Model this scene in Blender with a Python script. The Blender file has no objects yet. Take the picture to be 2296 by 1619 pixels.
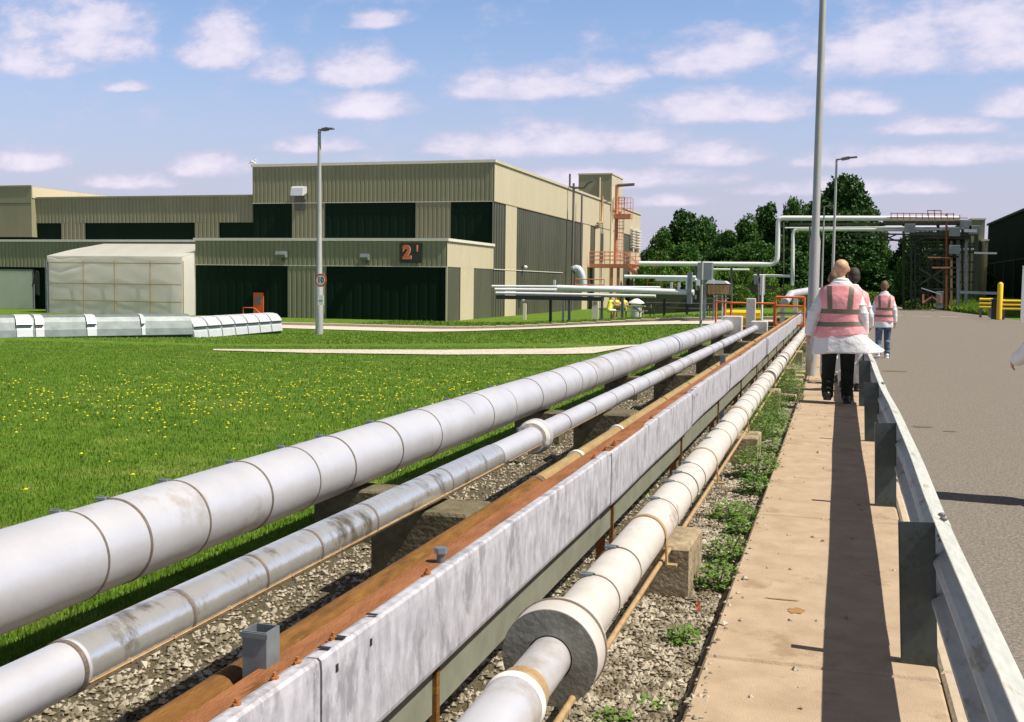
import bpy, math, random
import numpy as np
from mathutils import Vector, Matrix
random.seed(7); RN=np.random.RandomState(11)
C=bpy.context.scene.collection
W0,H0=2296.,1619.; CX,CY=1148.,809.5; F=2450.; VX,VY=1882.,643.; SL=.013; EYE=1.47
# ---------- camera frame (world axes expressed in camera coordinates) ----------
v1=Vector((VX-CX,-(VY-CY),-F)); yc=v1.normalized()
zc=Vector((1,-SL,0)).cross(v1).normalized()
if zc.y<0: zc=-zc
xc=yc.cross(zc).normalized()
M=Matrix((xc,yc,zc))
def ray(x,y): return (M@Vector((x-CX,-(y-CY),-F)))
def P(x,y,Y):
    d=ray(x,y); t=Y/d.y; return Vector((d.x*t,Y,EYE+d.z*t))
def PZ(x,y,Z):
    d=ray(x,y); t=(Z-EYE)/d.z; return Vector((d.x*t,d.y*t,Z))
def PX(x,y,X):
    d=ray(x,y); t=X/d.x; return Vector((X,d.y*t,EYE+d.z*t))
def PZ(x,y,Z):
    d=ray(x,y); t=(Z-EYE)/d.z; return Vector((d.x*t,d.y*t,Z))
def fy(Y,X): return (Y+.287*X)/.958
def sst(a,b,v):
    t=min(1,max(0,(v-a)/(b-a))); return t*t*(3-2*t)
def gz(X,Y): return -.1-.85*sst(5,56,Y)*sst(3.0,20,-X)
def G(x,y):
    d=ray(x,y); t=1.
    for i in range(4000):
        p=Vector((0,0,EYE))+d*(t/2450)
        if p.z<gz(p.x,p.y): return p
        t+=.03
    return p
cam=bpy.data.cameras.new('camera'); co=bpy.data.objects.new('camera',cam); C.objects.link(co)
cam.sensor_width=36; cam.lens=F/W0*36; cam.clip_end=3000; cam.clip_start=.05
co.matrix_world=Matrix.Translation((0,0,EYE))@M.to_4x4()
bpy.context.scene.camera=co
# ---------- materials ----------
def L(r,g,b):
    f=lambda c:(c/12.92 if c<=.04045 else ((c+.055)/1.055)**2.4)
    return (f(r/255),f(g/255),f(b/255),1)
def mat(name,c1,c2=None,rough=.7,metal=0,scale=8,stretch=(1,1,1),bump=0,bscale=None,c3=None,c3t=.62,spec=.5,detail=6,contrast=1.,coat=0,transl=0):
    m=bpy.data.materials.new(name); m.use_nodes=True; n=m.node_tree.nodes; l=m.node_tree.links
    b=n['Principled BSDF']; b.inputs['Roughness'].default_value=rough; b.inputs['Metallic'].default_value=metal
    b.inputs['Specular IOR Level'].default_value=spec
    if coat: b.inputs['Coat Weight'].default_value=coat
    b.inputs['Base Color'].default_value=c1
    tc=n.new('ShaderNodeTexCoord'); mp=n.new('ShaderNodeMapping'); mp.inputs['Scale'].default_value=stretch
    l.new(tc.outputs['Object'],mp.inputs['Vector'])
    if c2:
        nz=n.new('ShaderNodeTexNoise'); nz.inputs['Scale'].default_value=scale; nz.inputs['Detail'].default_value=detail; nz.inputs['Roughness'].default_value=.65
        l.new(mp.outputs[0],nz.inputs['Vector'])
        rp=n.new('ShaderNodeMapRange'); rp.inputs['From Min'].default_value=.5-.2/contrast; rp.inputs['From Max'].default_value=.5+.2/contrast
        l.new(nz.outputs['Fac'],rp.inputs['Value'])
        mx=n.new('ShaderNodeMix'); mx.data_type='RGBA'; mx.inputs[6].default_value=c1; mx.inputs[7].default_value=c2
        l.new(rp.outputs[0],mx.inputs[0]); out=mx.outputs[2]
        if c3:
            n2=n.new('ShaderNodeTexNoise'); n2.inputs['Scale'].default_value=scale*.37; n2.inputs['Detail'].default_value=8; n2.inputs['Roughness'].default_value=.7
            mp2=n.new('ShaderNodeMapping'); mp2.inputs['Location'].default_value=(13.1,7.7,3.3); mp2.inputs['Scale'].default_value=stretch
            l.new(tc.outputs['Object'],mp2.inputs['Vector']); l.new(mp2.outputs[0],n2.inputs['Vector'])
            r2=n.new('ShaderNodeMapRange'); r2.inputs['From Min'].default_value=c3t; r2.inputs['From Max'].default_value=c3t+.08
            l.new(n2.outputs['Fac'],r2.inputs['Value'])
            m2=n.new('ShaderNodeMix'); m2.data_type='RGBA'; m2.inputs[7].default_value=c3
            l.new(r2.outputs[0],m2.inputs[0]); l.new(out,m2.inputs[6]); out=m2.outputs[2]
        l.new(out,b.inputs['Base Color'])
    if bump:
        nb=n.new('ShaderNodeTexNoise'); nb.inputs['Scale'].default_value=bscale or scale*4; nb.inputs['Detail'].default_value=6
        l.new(mp.outputs[0],nb.inputs['Vector'])
        bp=n.new('ShaderNodeBump'); bp.inputs['Strength'].default_value=min(1,bump); bp.inputs['Distance'].default_value=.02*max(1,bump)
        l.new(nb.outputs['Fac'],bp.inputs['Height']); l.new(bp.outputs[0],b.inputs['Normal'])
    if transl:
        tr=n.new('ShaderNodeBsdfTranslucent'); ms=n.new('ShaderNodeMixShader'); ms.inputs[0].default_value=transl
        if c2: l.new(out,tr.inputs['Color'])
        else: tr.inputs['Color'].default_value=c1
        l.new(b.outputs[0],ms.inputs[1]); l.new(tr.outputs[0],ms.inputs[2]); l.new(ms.outputs[0],n['Material Output'].inputs['Surface'])
    return m
def g3(r,g,b): return (r,g,b,1)
MT={}
MT['grass']=mat('grass_ground',g3(.05,.12,.010),g3(.125,.21,.025),.9,scale=5,bump=.6,bscale=60,c3=g3(.20,.24,.05),c3t=.55,spec=.1,detail=10)
MT['blade']=mat('grass_blades',g3(.08,.175,.014),g3(.205,.32,.035),.7,scale=2.2,c3=g3(.27,.33,.07),c3t=.56,spec=.25,transl=.3)
MT['weed']=mat('weed_leaf',g3(.07,.17,.02),g3(.22,.36,.07),.5,scale=9,spec=.4,transl=.3)
MT['redleaf']=mat('red_leaf',g3(.5,.08,.04),g3(.3,.1,.03),.5,scale=9,transl=.2)
MT['yellow_fl']=mat('dandelion',g3(.85,.75,.02),None,.6,transl=.3)
MT['gravel_bed']=mat('gravel_bed',g3(.07,.06,.035),g3(.17,.145,.095),.95,scale=70,bump=1,bscale=90,spec=.1)
MT['stone']=mat('gravel_stone',g3(.17,.145,.10),g3(.46,.41,.33),.9,scale=9,c3=g3(.075,.065,.04),c3t=.58,spec=.2,contrast=2)
MT['slab']=mat('concrete_path',g3(.35,.265,.185),g3(.47,.365,.265),.92,scale=5,bump=.35,bscale=160,c3=g3(.31,.225,.15),c3t=.56,spec=.1,detail=14)
MT['road']=mat('asphalt',g3(.09,.08,.07),g3(.32,.285,.25),.93,scale=55,bump=.5,bscale=150,c3=g3(.19,.165,.14),c3t=.54,spec=.1,detail=14,contrast=1.1)
MT['paleroad']=mat('pale_road',g3(.50,.44,.38),g3(.60,.54,.48),.9,scale=1.2,spec=.15)
MT['kerb']=mat('kerb_stone',g3(.40,.33,.25),g3(.5,.42,.32),.9,scale=6,bump=.3,spec=.2)
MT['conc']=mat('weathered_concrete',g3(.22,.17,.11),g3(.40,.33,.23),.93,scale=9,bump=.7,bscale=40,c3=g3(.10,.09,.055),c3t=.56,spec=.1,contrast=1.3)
MT['conc_l']=mat('pale_concrete',g3(.5,.47,.43),g3(.6,.57,.53),.9,scale=7,bump=.4,spec=.1)
MT['alu']=mat('white_pipe_cladding',g3(.57,.57,.62),g3(.68,.68,.72),.40,metal=.4,scale=2.2,c3=g3(.47,.42,.38),c3t=.58,spec=.5,bump=.9,bscale=2.0)
MT['alu2']=mat('grimy_pipe_cladding',g3(.54,.505,.47),g3(.66,.63,.60),.55,metal=.2,scale=7,c3=g3(.33,.27,.2),c3t=.6,bump=.2,bscale=12)
MT['alu3']=mat('shiny_pipe_jacket',g3(.88,.86,.83),g3(.78,.74,.69),.26,metal=.75,scale=5,stretch=(1,1.6,1),c3=g3(.28,.23,.15),c3t=.53,bump=.3,bscale=7)
MT['band']=mat('steel_band',g3(.22,.17,.13),g3(.35,.29,.24),.45,metal=.6,scale=30)
MT['strap']=mat('brown_strap',g3(.34,.21,.10),g3(.5,.36,.2),.6,metal=.2,scale=20,bump=.3)
MT['beam']=mat('galvanised_panel',g3(.37,.365,.405),g3(.56,.55,.60),.55,metal=.15,scale=9,stretch=(2.4,2.4,1.1),c3=g3(.29,.285,.31),c3t=.53,contrast=1.6,detail=10)
MT['galv']=mat('galvanised_steel',g3(.13,.155,.17),g3(.22,.25,.27),.5,metal=.3,scale=14,c3=g3(.30,.30,.28),c3t=.62)
MT['postm']=mat('shade_toned_post',g3(.055,.072,.066),g3(.10,.125,.125),.5,metal=.3,scale=9,c3=g3(.05,.055,.045),c3t=.55)  # galvanised posts, with the shade behind the rail painted into a darker colour
MT['concdk']=mat('shade_toned_concrete',g3(.09,.08,.05),g3(.19,.165,.115),.93,scale=9,bump=.7,bscale=40,c3=g3(.05,.05,.03),c3t=.56,spec=.1)  # darker copy of conc: shade under the pipes is put into the colour
MT['rail']=mat('galvanised_rail',g3(.36,.375,.36),g3(.50,.51,.49),.6,metal=.0,scale=9,stretch=(4,1,4),c3=g3(.30,.26,.19),c3t=.56,detail=10)
MT['rust']=mat('rusty_steel',g3(.11,.05,.015),g3(.27,.13,.035),.85,scale=10,stretch=(3,.5,3),bump=.5,bscale=90,c3=g3(.24,.15,.035),c3t=.56,spec=.2)
MT['rust_o']=mat('rust_flange',g3(.33,.14,.06),g3(.19,.075,.03),.85,scale=9,stretch=(2,.5,2),bump=.4,bscale=90,c3=g3(.13,.055,.02),c3t=.56,spec=.2)
MT['ochre']=mat('ochre_pipe',g3(.26,.18,.08),g3(.38,.275,.14),.8,scale=10,stretch=(3,.6,3),bump=.3,bscale=60,c3=g3(.44,.20,.05),c3t=.6,spec=.2)
MT['rustdk']=mat('dark_rust',g3(.22,.075,.02),g3(.4,.15,.04),.9,scale=20,bump=.4)
MT['lowch']=mat('dull_channel',g3(.16,.17,.13),g3(.24,.25,.2),.7,scale=5)
MT['dgrey']=mat('dull_grey_steel',g3(.12,.12,.12),g3(.18,.17,.16),.6,metal=.3,scale=6)
MT['wall']=mat('olive_cladding_shade_tone',g3(.215,.215,.125),g3(.265,.26,.16),.62,scale=.7,stretch=(1,1,.3),spec=.4,c3=g3(.21,.20,.12),c3t=.6)  # front walls: shade of the unlit side painted into the cladding colour
MT['wallb']=mat('olive_cladding_sun_tone',g3(.50,.44,.315),g3(.55,.485,.355),.6,scale=.7,stretch=(1,1,.3),spec=.4)  # same cladding as the front, lightened in colour for its sunlit side
MT['dark']=mat('green_cladding_shade_tone',g3(.0025,.014,.006),g3(.004,.018,.008),.7,scale=.8,stretch=(1,1,.25),spec=.12)  # front panels: near-black because shade is painted into their colour
MT['darks']=mat('green_cladding_sun_tone',g3(.06,.062,.042),g3(.10,.10,.07),.5,scale=.35,stretch=(1,1,.5),spec=.6,c3=g3(.05,.055,.04),c3t=.56)  # same panels as the front, in a lighter tone painted for sunlight
MT['trim']=mat('pale_trim',g3(.66,.62,.54),g3(.72,.68,.6),.5,scale=3)
MT['roofm']=mat('flat_roof',g3(.3,.28,.24),g3(.36,.33,.29),.9,scale=2)
MT['tent']=mat('white_sheeting',g3(.90,.87,.82),g3(.94,.92,.88),.55,scale=1.2,bump=.6,bscale=1.5,spec=.3,transl=.55)
MT['tframe']=mat('tan_strap',g3(.42,.29,.13),None,.7)
MT['cream']=mat('cream_panel',g3(.82,.74,.6),g3(.88,.82,.7),.8,scale=1,c3=g3(.6,.48,.3),c3t=.62)
MT['orange']=mat('orange_paint',g3(.80,.15,.035),g3(.66,.11,.03),.55,scale=12)
MT['fadeor']=mat('faded_orange_steel',g3(.66,.27,.16),g3(.50,.18,.09),.7,scale=6)
MT['yellow']=mat('yellow_paint',g3(.88,.60,.02),g3(.78,.5,.02),.5,scale=8)
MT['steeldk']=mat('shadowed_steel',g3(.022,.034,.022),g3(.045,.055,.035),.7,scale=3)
MT['wpipe']=mat('white_lagging',g3(.74,.76,.78),g3(.82,.83,.84),.5,scale=1.5,c3=g3(.6,.6,.58),c3t=.62)
MT['white']=mat('white_paint',g3(.82,.82,.8),g3(.76,.76,.74),.5,scale=8)
MT['red']=mat('sign_red',g3(.72,.10,.03),None,.5)
MT['black']=mat('black_paint',g3(.015,.018,.015),None,.5)
MT['signdk']=mat('sign_brown',g3(.035,.028,.016),None,.6)
MT['polem']=mat('lamp_post_steel',g3(.34,.34,.33),g3(.44,.44,.42),.55,metal=.3,scale=5,stretch=(4,4,.5),c3=g3(.42,.36,.26),c3t=.62)
MT['duct']=mat('galvanised_duct',g3(.15,.18,.18),g3(.24,.27,.28),.5,metal=.3,scale=3)
MT['ductb']=mat('bright_duct',g3(.62,.64,.68),g3(.54,.56,.60),.5,metal=.2,scale=3)
MT['leaf']=mat('tree_leaves',g3(.018,.062,.010),g3(.042,.115,.018),.6,scale=.6,spec=.25,transl=.15,c3=g3(.075,.15,.02),c3t=.56)
MT['leafm']=mat('tree_leaves_mid',g3(.028,.085,.012),g3(.06,.15,.022),.6,scale=.6,spec=.25,transl=.15,c3=g3(.10,.18,.03),c3t=.56)
MT['leafl']=mat('light_leaves',g3(.085,.17,.02),g3(.14,.26,.045),.6,scale=.6,spec=.25,transl=.2)
MT['bark']=mat('bark',g3(.06,.045,.03),g3(.1,.08,.05),.9,scale=6,bump=.5)
MT['skin']=mat('skin',g3(.48,.27,.17),g3(.58,.35,.23),.55,scale=20)
MT['skind']=mat('tanned_skin',g3(.36,.17,.09),g3(.42,.2,.11),.55,scale=20)
MT['coat']=mat('white_coat',g3(.80,.80,.82),g3(.86,.86,.87),.85,scale=10,bump=1.6,bscale=7,spec=.15,transl=.15)
MT['pink']=mat('pink_vest',g3(.76,.24,.27),g3(.85,.42,.44),.5,scale=8,bump=.8,bscale=8,spec=.4)
MT['pinkred']=mat('coral_trim',g3(.75,.13,.08),None,.6)
MT['reflect']=mat('reflective_tape',g3(.13,.115,.075),g3(.18,.16,.11),.5,metal=.2,scale=30)
MT['blacktr']=mat('black_trousers',g3(.010,.014,.011),g3(.02,.025,.02),.85,scale=8,bump=.5,bscale=12,spec=.2)
MT['jeans']=mat('blue_jeans',g3(.03,.06,.09),g3(.13,.2,.3),.85,scale=7,contrast=1.6)
MT['whitetr']=mat('white_trousers',g3(.65,.66,.68),None,.85)
MT['hairdk']=mat('dark_hair',g3(.02,.018,.012),g3(.05,.035,.02),.6,scale=30,bump=.5)
MT['hairbr']=mat('brown_hair',g3(.10,.05,.025),g3(.2,.11,.05),.6,scale=30,bump=.5)
MT['hivis']=mat('yellow_hi_vis',g3(.75,.82,.05),g3(.82,.88,.12),.6,scale=10)
MT['shoe']=mat('black_shoe',g3(.012,.012,.012),None,.4)
MT['wood']=mat('weathered_wood',g3(.30,.27,.2),g3(.42,.38,.3),.85,scale=8,stretch=(1,6,1))
MT['eye']=mat('eye_white',g3(.7,.7,.68),None,.3)
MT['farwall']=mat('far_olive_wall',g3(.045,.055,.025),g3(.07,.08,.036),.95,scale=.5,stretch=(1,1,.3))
MT['stain']=mat('rust_stain',g3(.36,.19,.07),g3(.25,.14,.05),.95,scale=20)
MT['seam']=mat('soil_joint',g3(.10,.08,.05),g3(.16,.13,.07),.95,scale=20)
# ---------- mesh builder ----------
class MB:
    def __init__(s): s.v=[]; s.f=[]; s.sm=[]
    def add(s,vs,fs,smooth=False):
        o=len(s.v); s.v+= [tuple(v) for v in vs]; s.f+=[tuple(i+o for i in f) for f in fs]; s.sm+=[smooth]*len(fs); return s
    def box(s,x0,x1,y0,y1,z0,z1,bev=0):
        if x0>x1:x0,x1=x1,x0
        if y0>y1:y0,y1=y1,y0
        if z0>z1:z0,z1=z1,z0
        if bev:
            b=min(bev,(x1-x0)*.45,(y1-y0)*.45,(z1-z0)*.45); V=[];
            for z,i in ((z0,b),(z0+b,0),(z1-b,0),(z1,b)):
                V+=[(x0+i+b*.0,y0+i,z),(x1-i,y0+i,z),(x1-i,y1-i,z),(x0+i,y1-i,z)]
            Fs=[(3,2,1,0),(12,13,14,15)]
            for k in range(3):
                for j in range(4): a=k*4+j; c=k*4+(j+1)%4; Fs.append((a,c,c+4,a+4))
            return s.add(V,Fs)
        return s.add([(x0,y0,z0),(x1,y0,z0),(x1,y1,z0),(x0,y1,z0),(x0,y0,z1),(x1,y0,z1),(x1,y1,z1),(x0,y1,z1)],
            [(0,3,2,1),(4,5,6,7),(0,1,5,4),(1,2,6,5),(2,3,7,6),(3,0,4,7)])
    def bar(s,p,q,w,h=None,up=(0,0,1)):
        p=Vector(p);q=Vector(q);d=(q-p).normalized();u=Vector(up)
        if abs(d.dot(u))>.98:u=Vector((0,1,0))
        a=d.cross(u).normalized();b=a.cross(d).normalized();h=h or w;V=[]
        for c in (p,q):
            for i,j in ((-1,-1),(1,-1),(1,1),(-1,1)): V.append(c+a*i*w/2+b*j*h/2)
        return s.add(V,[(0,1,2,3),(7,6,5,4),(0,4,5,1),(1,5,6,2),(2,6,7,3),(3,7,4,0)])
    def tube(s,pts,r,n=12,caps=True,smooth=True,inner=None):
        pts=[Vector(p) for p in pts]; rs=r if isinstance(r,(list,tuple)) else [r]*len(pts); V=[];a=None
        for i,p in enumerate(pts):
            d=((pts[min(i+1,len(pts)-1)]-pts[i]).normalized()+(pts[i]-pts[max(i-1,0)]).normalized())
            d=d.normalized() if d.length>1e-6 else Vector((0,0,1))
            if a is None:
                u=Vector((0,0,1)) if abs(d.z)<.95 else Vector((1,0,0)); a=d.cross(u).normalized()
            else: a=(a-d*a.dot(d)).normalized()
            b=a.cross(d)
            for k in range(n):
                t=2*math.pi*k/n; V.append(p+(a*math.cos(t)+b*math.sin(t))*rs[i])
        Fs=[]
        for i in range(len(pts)-1):
            for k in range(n): c=i*n+k; e=i*n+(k+1)%n; Fs.append((c,c+n,e+n,e))
        o=len(s.v); s.add(V,Fs,smooth)
        if caps:
            m=(len(pts)-1)*n
            s.add([V[k] for k in range(n)],[tuple(range(n))]); s.add([V[m+k] for k in range(n)],[tuple(range(n-1,-1,-1))])
        return s
    def capsule(s,p,r0,q,r1,n=12,rings=4):
        p=Vector(p);q=Vector(q);d=(q-p); Ln=d.length; d=d.normalized() if Ln>1e-6 else Vector((0,0,1)); P_=[];R_=[]
        for i in range(rings+1):
            t=math.pi/2*(1-i/rings); P_.append(p-d*math.sin(t)*r0); R_.append(max(1e-4,math.cos(t)*r0))
        for i in range(rings+1):
            t=math.pi/2*i/rings; P_.append(q+d*math.sin(t)*r1); R_.append(max(1e-4,math.cos(t)*r1))
        return s.tube(P_,R_,n)
    def ell(s,c,r,n=14,m=9,rot=None):
        V=[];Fs=[]
        for i in range(m+1):
            t=math.pi*i/m
            for k in range(n):
                a=2*math.pi*k/n; v=Vector((r[0]*math.sin(t)*math.cos(a),r[1]*math.sin(t)*math.sin(a),r[2]*math.cos(t)))
                if rot: v=rot@v
                V.append(Vector(c)+v)
        for i in range(m):
            for k in range(n):
                a=i*n+k;b=i*n+(k+1)%n
                Fs.append((a,a+n,b+n,b))
        return s.add(V,Fs,True)
    def prism(s,poly,axis,a,b):
        # poly: list of 2D; axis 0: poly in (y,z) extruded along x ; 1: (x,z) along y ; 2: (x,y) along z
        def mk(p,t): return ((t,p[0],p[1]),(p[0],t,p[1]),(p[0],p[1],t))[axis]
        n=len(poly); V=[mk(p,a) for p in poly]+[mk(p,b) for p in poly]
        Fs=[tuple(range(n)),tuple(range(2*n-1,n-1,-1))]+[(i,i+n,(i+1)%n+n,(i+1)%n) for i in range(n)]
        return s.add(V,Fs)
    def ring(s,c,r0,r1,w,n=40,d=1):   # solid ring round an axis along y
        V=[];Fs=[]
        for (rr,yy) in ((r0,-w/2),(r1,-w/2),(r1,w/2),(r0,w/2)):
            for k in range(n):
                t=2*math.pi*k/n; V.append((c[0]+rr*math.cos(t),c[1]+yy,c[2]+rr*math.sin(t)))
        for q in range(4):
            for k in range(n): a=q*n+k;b=q*n+(k+1)%n;e=((q+1)%4)*n; Fs.append((a,b,e+(k+1)%n,e+k))
        return s.add(V,Fs)
    def build(s,name,m,parent=None,smooth=None,sm_angle=None):
        me=bpy.data.meshes.new(name); me.from_pydata(s.v,[],s.f)
        me.polygons.foreach_set('use_smooth',[bool(x) if smooth is None else smooth for x in s.sm]); me.update()
        import bmesh
        if len(s.f)<60000:
            bm=bmesh.new(); bm.from_mesh(me); bmesh.ops.recalc_face_normals(bm,faces=bm.faces); bm.to_mesh(me); bm.free()
        if m: me.materials.append(m if not isinstance(m,str) else MT[m])
        o=bpy.data.objects.new(name,me); C.objects.link(o)
        if parent is not None: o.parent=parent
        return o
def tag(o,label=None,cat=None,group=None,kind=None):
    if label:o['label']=label
    if cat:o['category']=cat
    if group:o['group']=group
    if kind:o['kind']=kind
    return o
def thing(name,label,cat,loc=(0,0,0),rz=0,group=None):
    o=bpy.data.objects.new(name,None); C.objects.link(o); o.location=loc; o.rotation_euler=(0,0,rz)
    o.empty_display_size=.2
    return tag(o,label,cat,group)
def struct(name,mb,m): return tag(mb.build(name,m),kind='structure')
def copy_tree(o,parent=None):
    c=o.copy(); C.objects.link(c)
    if parent is not None: c.parent=parent
    for ch in list(o.children): copy_tree(ch,c)
    return c
def npmesh(name,V,Fc,m,smooth=False):
    V=np.asarray(V,dtype=np.float32);Fc=np.asarray(Fc,dtype=np.int32);k=Fc.shape[1]
    me=bpy.data.meshes.new(name); me.vertices.add(len(V)); me.vertices.foreach_set('co',V.ravel())
    me.loops.add(Fc.size); me.loops.foreach_set('vertex_index',Fc.ravel()); me.polygons.add(len(Fc))
    me.polygons.foreach_set('loop_start',np.arange(len(Fc),dtype=np.int32)*k)
    me.polygons.foreach_set('use_smooth',np.full(len(Fc),smooth)); me.update(calc_edges=True); me.validate()
    me.materials.append(MT[m]); o=bpy.data.objects.new(name,me); C.objects.link(o); return o
ORD=['nearest','second nearest','third nearest','fourth nearest','fifth nearest','sixth nearest','seventh nearest','eighth nearest','ninth nearest','tenth nearest','eleventh nearest','twelfth nearest']
def textmesh(txt,size,name,m,parent,loc,rot,ext=.01,bold=0):
    cu=bpy.data.curves.new(name,'FONT'); cu.body=txt; cu.size=size; cu.extrude=ext; cu.offset=bold; cu.align_x='CENTER'; cu.align_y='CENTER'
    t=bpy.data.objects.new(name,cu); C.objects.link(t)
    bpy.context.view_layer.update(); dg=bpy.context.evaluated_depsgraph_get()
    me=bpy.data.meshes.new_from_object(t.evaluated_get(dg)); bpy.data.objects.remove(t)
    me.materials.clear(); me.materials.append(MT[m]); o=bpy.data.objects.new(name,me); C.objects.link(o)
    o.parent=parent; o.location=loc; o.rotation_euler=rot; return o

MT['gshed']=mat('green_shed_wall',g3(.012,.022,.007),g3(.020,.030,.010),.95,scale=.4,stretch=(1,1,.4),spec=.05)
MT['yflue']=mat('yellowed_flue',g3(.75,.66,.38),g3(.8,.74,.5),.5,scale=2)
SKYT=g3(.88,.90,1.0); HAZEC=g3(8.5,8.0,10.4); CLO=g3(10.0,9.5,12.2); CHI=g3(14.3,13.2,14.8); EXPO=.42
# ================= WORLD AND SUN =================
sc=bpy.context.scene
w=bpy.data.worlds.new('World'); sc.world=w; w.use_nodes=True; n=w.node_tree.nodes; l=w.node_tree.links
SUN=Vector((.70,-.085,1)).normalized(); el=math.asin(SUN.z); az=math.atan2(SUN.x,SUN.y)
bg=n['Background']; bg.inputs['Strength'].default_value=.05
sky=n.new('ShaderNodeTexSky'); sky.sky_type='NISHITA'; sky.sun_disc=False; sky.sun_elevation=el; sky.sun_rotation=az
sky.air_density=1.0; sky.dust_density=1.2; sky.ozone_density=2.0
tc=n.new('ShaderNodeTexCoord'); sx=n.new('ShaderNodeSeparateXYZ'); l.new(tc.outputs['Generated'],sx.inputs[0])
def mth(op,a,b=None,c=None):
    m=n.new('ShaderNodeMath'); m.operation=op
    for i,v in enumerate((a,b,c)):
        if v is None: continue
        if isinstance(v,(int,float)): m.inputs[i].default_value=v
        else: l.new(v,m.inputs[i])
    return m.outputs[0]
ypos=mth('MAXIMUM',mth('ABSOLUTE',sx.outputs['Y']),.05)
u=mth('DIVIDE',sx.outputs['X'],ypos); v=mth('DIVIDE',sx.outputs['Z'],ypos)
cv=n.new('ShaderNodeCombineXYZ'); l.new(u,cv.inputs[0]); l.new(v,cv.inputs[1])
nz=n.new('ShaderNodeTexNoise'); nz.inputs['Scale'].default_value=19; nz.inputs['Detail'].default_value=12; nz.inputs['Roughness'].default_value=.6
mpn=n.new('ShaderNodeMapping'); mpn.inputs['Scale'].default_value=(1,2.0,1); l.new(cv.outputs[0],mpn.inputs[0]); l.new(mpn.outputs[0],nz.inputs['Vector'])
nw=n.new('ShaderNodeTexNoise'); nw.inputs['Scale'].default_value=9; nw.inputs['Detail'].default_value=4; l.new(mpn.outputs[0],nw.inputs['Vector'])
CL=[(150,75,250,95),(500,90,120,75),(620,150,70,45),(90,130,150,60),(850,45,85,22),(815,150,120,50),(830,238,115,34),(1200,185,190,40),(1360,165,80,28),
(1620,120,130,55),(2080,90,280,75),(2260,50,170,60),(1900,235,90,28),(1640,240,190,38),(2290,235,80,28),(2100,285,110,20),(1200,315,280,40),(1430,320,90,28),
(60,360,130,34),(480,370,120,34),(290,405,120,24),(700,325,110,24),(1600,345,130,30),(1000,330,80,18),(1350,400,260,26),(2050,350,260,24),(1900,420,200,20),(1500,450,100,16),(290,195,60,14)]
acc=None
for (cx,cy,rx,ry) in CL:
    d=ray(cx,cy); uu,vv=d.x/d.y,d.z/d.y
    a=mth('MULTIPLY',mth('SUBTRACT',u,uu),2450/rx/1.4); b0=mth('SUBTRACT',v,vv-ry*.35/2450)
    bu=mth('MULTIPLY',mth('MAXIMUM',b0,0),2450/ry/1.8); bd=mth('MULTIPLY',mth('MINIMUM',b0,0),2450/ry/.75)
    dd=mth('ADD',mth('ADD',mth('MULTIPLY',a,a),mth('MULTIPLY',bu,bu)),mth('MULTIPLY',bd,bd))
    e=mth('MAXIMUM',mth('SUBTRACT',1,dd),0)
    acc=e if acc is None else mth('MAXIMUM',acc,e)
front=mth('GREATER_THAN',sx.outputs['Y'],0)
dens=mth('ADD',mth('MULTIPLY',acc,.8),mth('MULTIPLY',mth('SUBTRACT',nz.outputs['Fac'],.5),1.9))
dens=mth('ADD',dens,mth('MULTIPLY',mth('SUBTRACT',nw.outputs['Fac'],.5),.5))
mr=n.new('ShaderNodeMapRange'); mr.interpolation_type='SMOOTHSTEP'; mr.inputs['From Min'].default_value=-.02; mr.inputs['From Max'].default_value=.78; l.new(dens,mr.inputs['Value'])
cfac=mth('MULTIPLY',mth('MULTIPLY',mth('MULTIPLY',mr.outputs[0],.85),front),mth('GREATER_THAN',sx.outputs['Z'],-.02))
# haze toward the horizon
hz=n.new('ShaderNodeMapRange'); hz.interpolation_type='SMOOTHSTEP'; hz.inputs['From Min'].default_value=.26; hz.inputs['From Max'].default_value=-.02
hz.inputs['To Min'].default_value=0; hz.inputs['To Max'].default_value=.95; l.new(sx.outputs['Z'],hz.inputs['Value'])
def mixc(f,a,b):
    m=n.new('ShaderNodeMix'); m.data_type='RGBA'; l.new(f,m.inputs[0])
    for i,vv in ((6,a),(7,b)):
        if isinstance(vv,tuple): m.inputs[i].default_value=vv
        else: l.new(vv,m.inputs[i])
    return m.outputs[2]
tint=n.new('ShaderNodeMix'); tint.data_type='RGBA'; tint.blend_type='MULTIPLY'; tint.inputs[0].default_value=1; l.new(sky.outputs[0],tint.inputs[6]); tint.inputs[7].default_value=SKYT
lw=n.new('ShaderNodeMapRange'); lw.interpolation_type='SMOOTHSTEP'; lw.inputs['From Min'].default_value=.27; lw.inputs['From Max'].default_value=.50; lw.inputs['To Min'].default_value=2.5; lw.inputs['To Max'].default_value=.9; l.new(sx.outputs['Z'],lw.inputs['Value'])
vs_=n.new('ShaderNodeVectorMath'); vs_.operation='SCALE'; l.new(tint.outputs[2],vs_.inputs[0]); l.new(lw.outputs[0],vs_.inputs['Scale'])
up=n.new('ShaderNodeMapRange'); up.inputs['From Min'].default_value=.35; up.inputs['From Max'].default_value=.6; up.inputs['To Max'].default_value=.65; l.new(sx.outputs['Z'],up.inputs['Value'])
c0=mixc(up.outputs[0],vs_.outputs[0],g3(2.5,2.4,2.2))
c1=mixc(hz.outputs[0],c0,HAZEC)
shade=n.new('ShaderNodeMapRange'); shade.inputs['From Min'].default_value=.3; shade.inputs['From Max'].default_value=1.0; l.new(dens,shade.inputs['Value'])
cc=mixc(shade.outputs[0],CLO,CHI)
c2=mixc(cfac,c1,cc)
l.new(c2,bg.inputs['Color'])
sl=bpy.data.lights.new('sun','SUN'); sl.energy=5.0; sl.angle=math.radians(.5); sl.color=(1,.925,.79)
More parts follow.
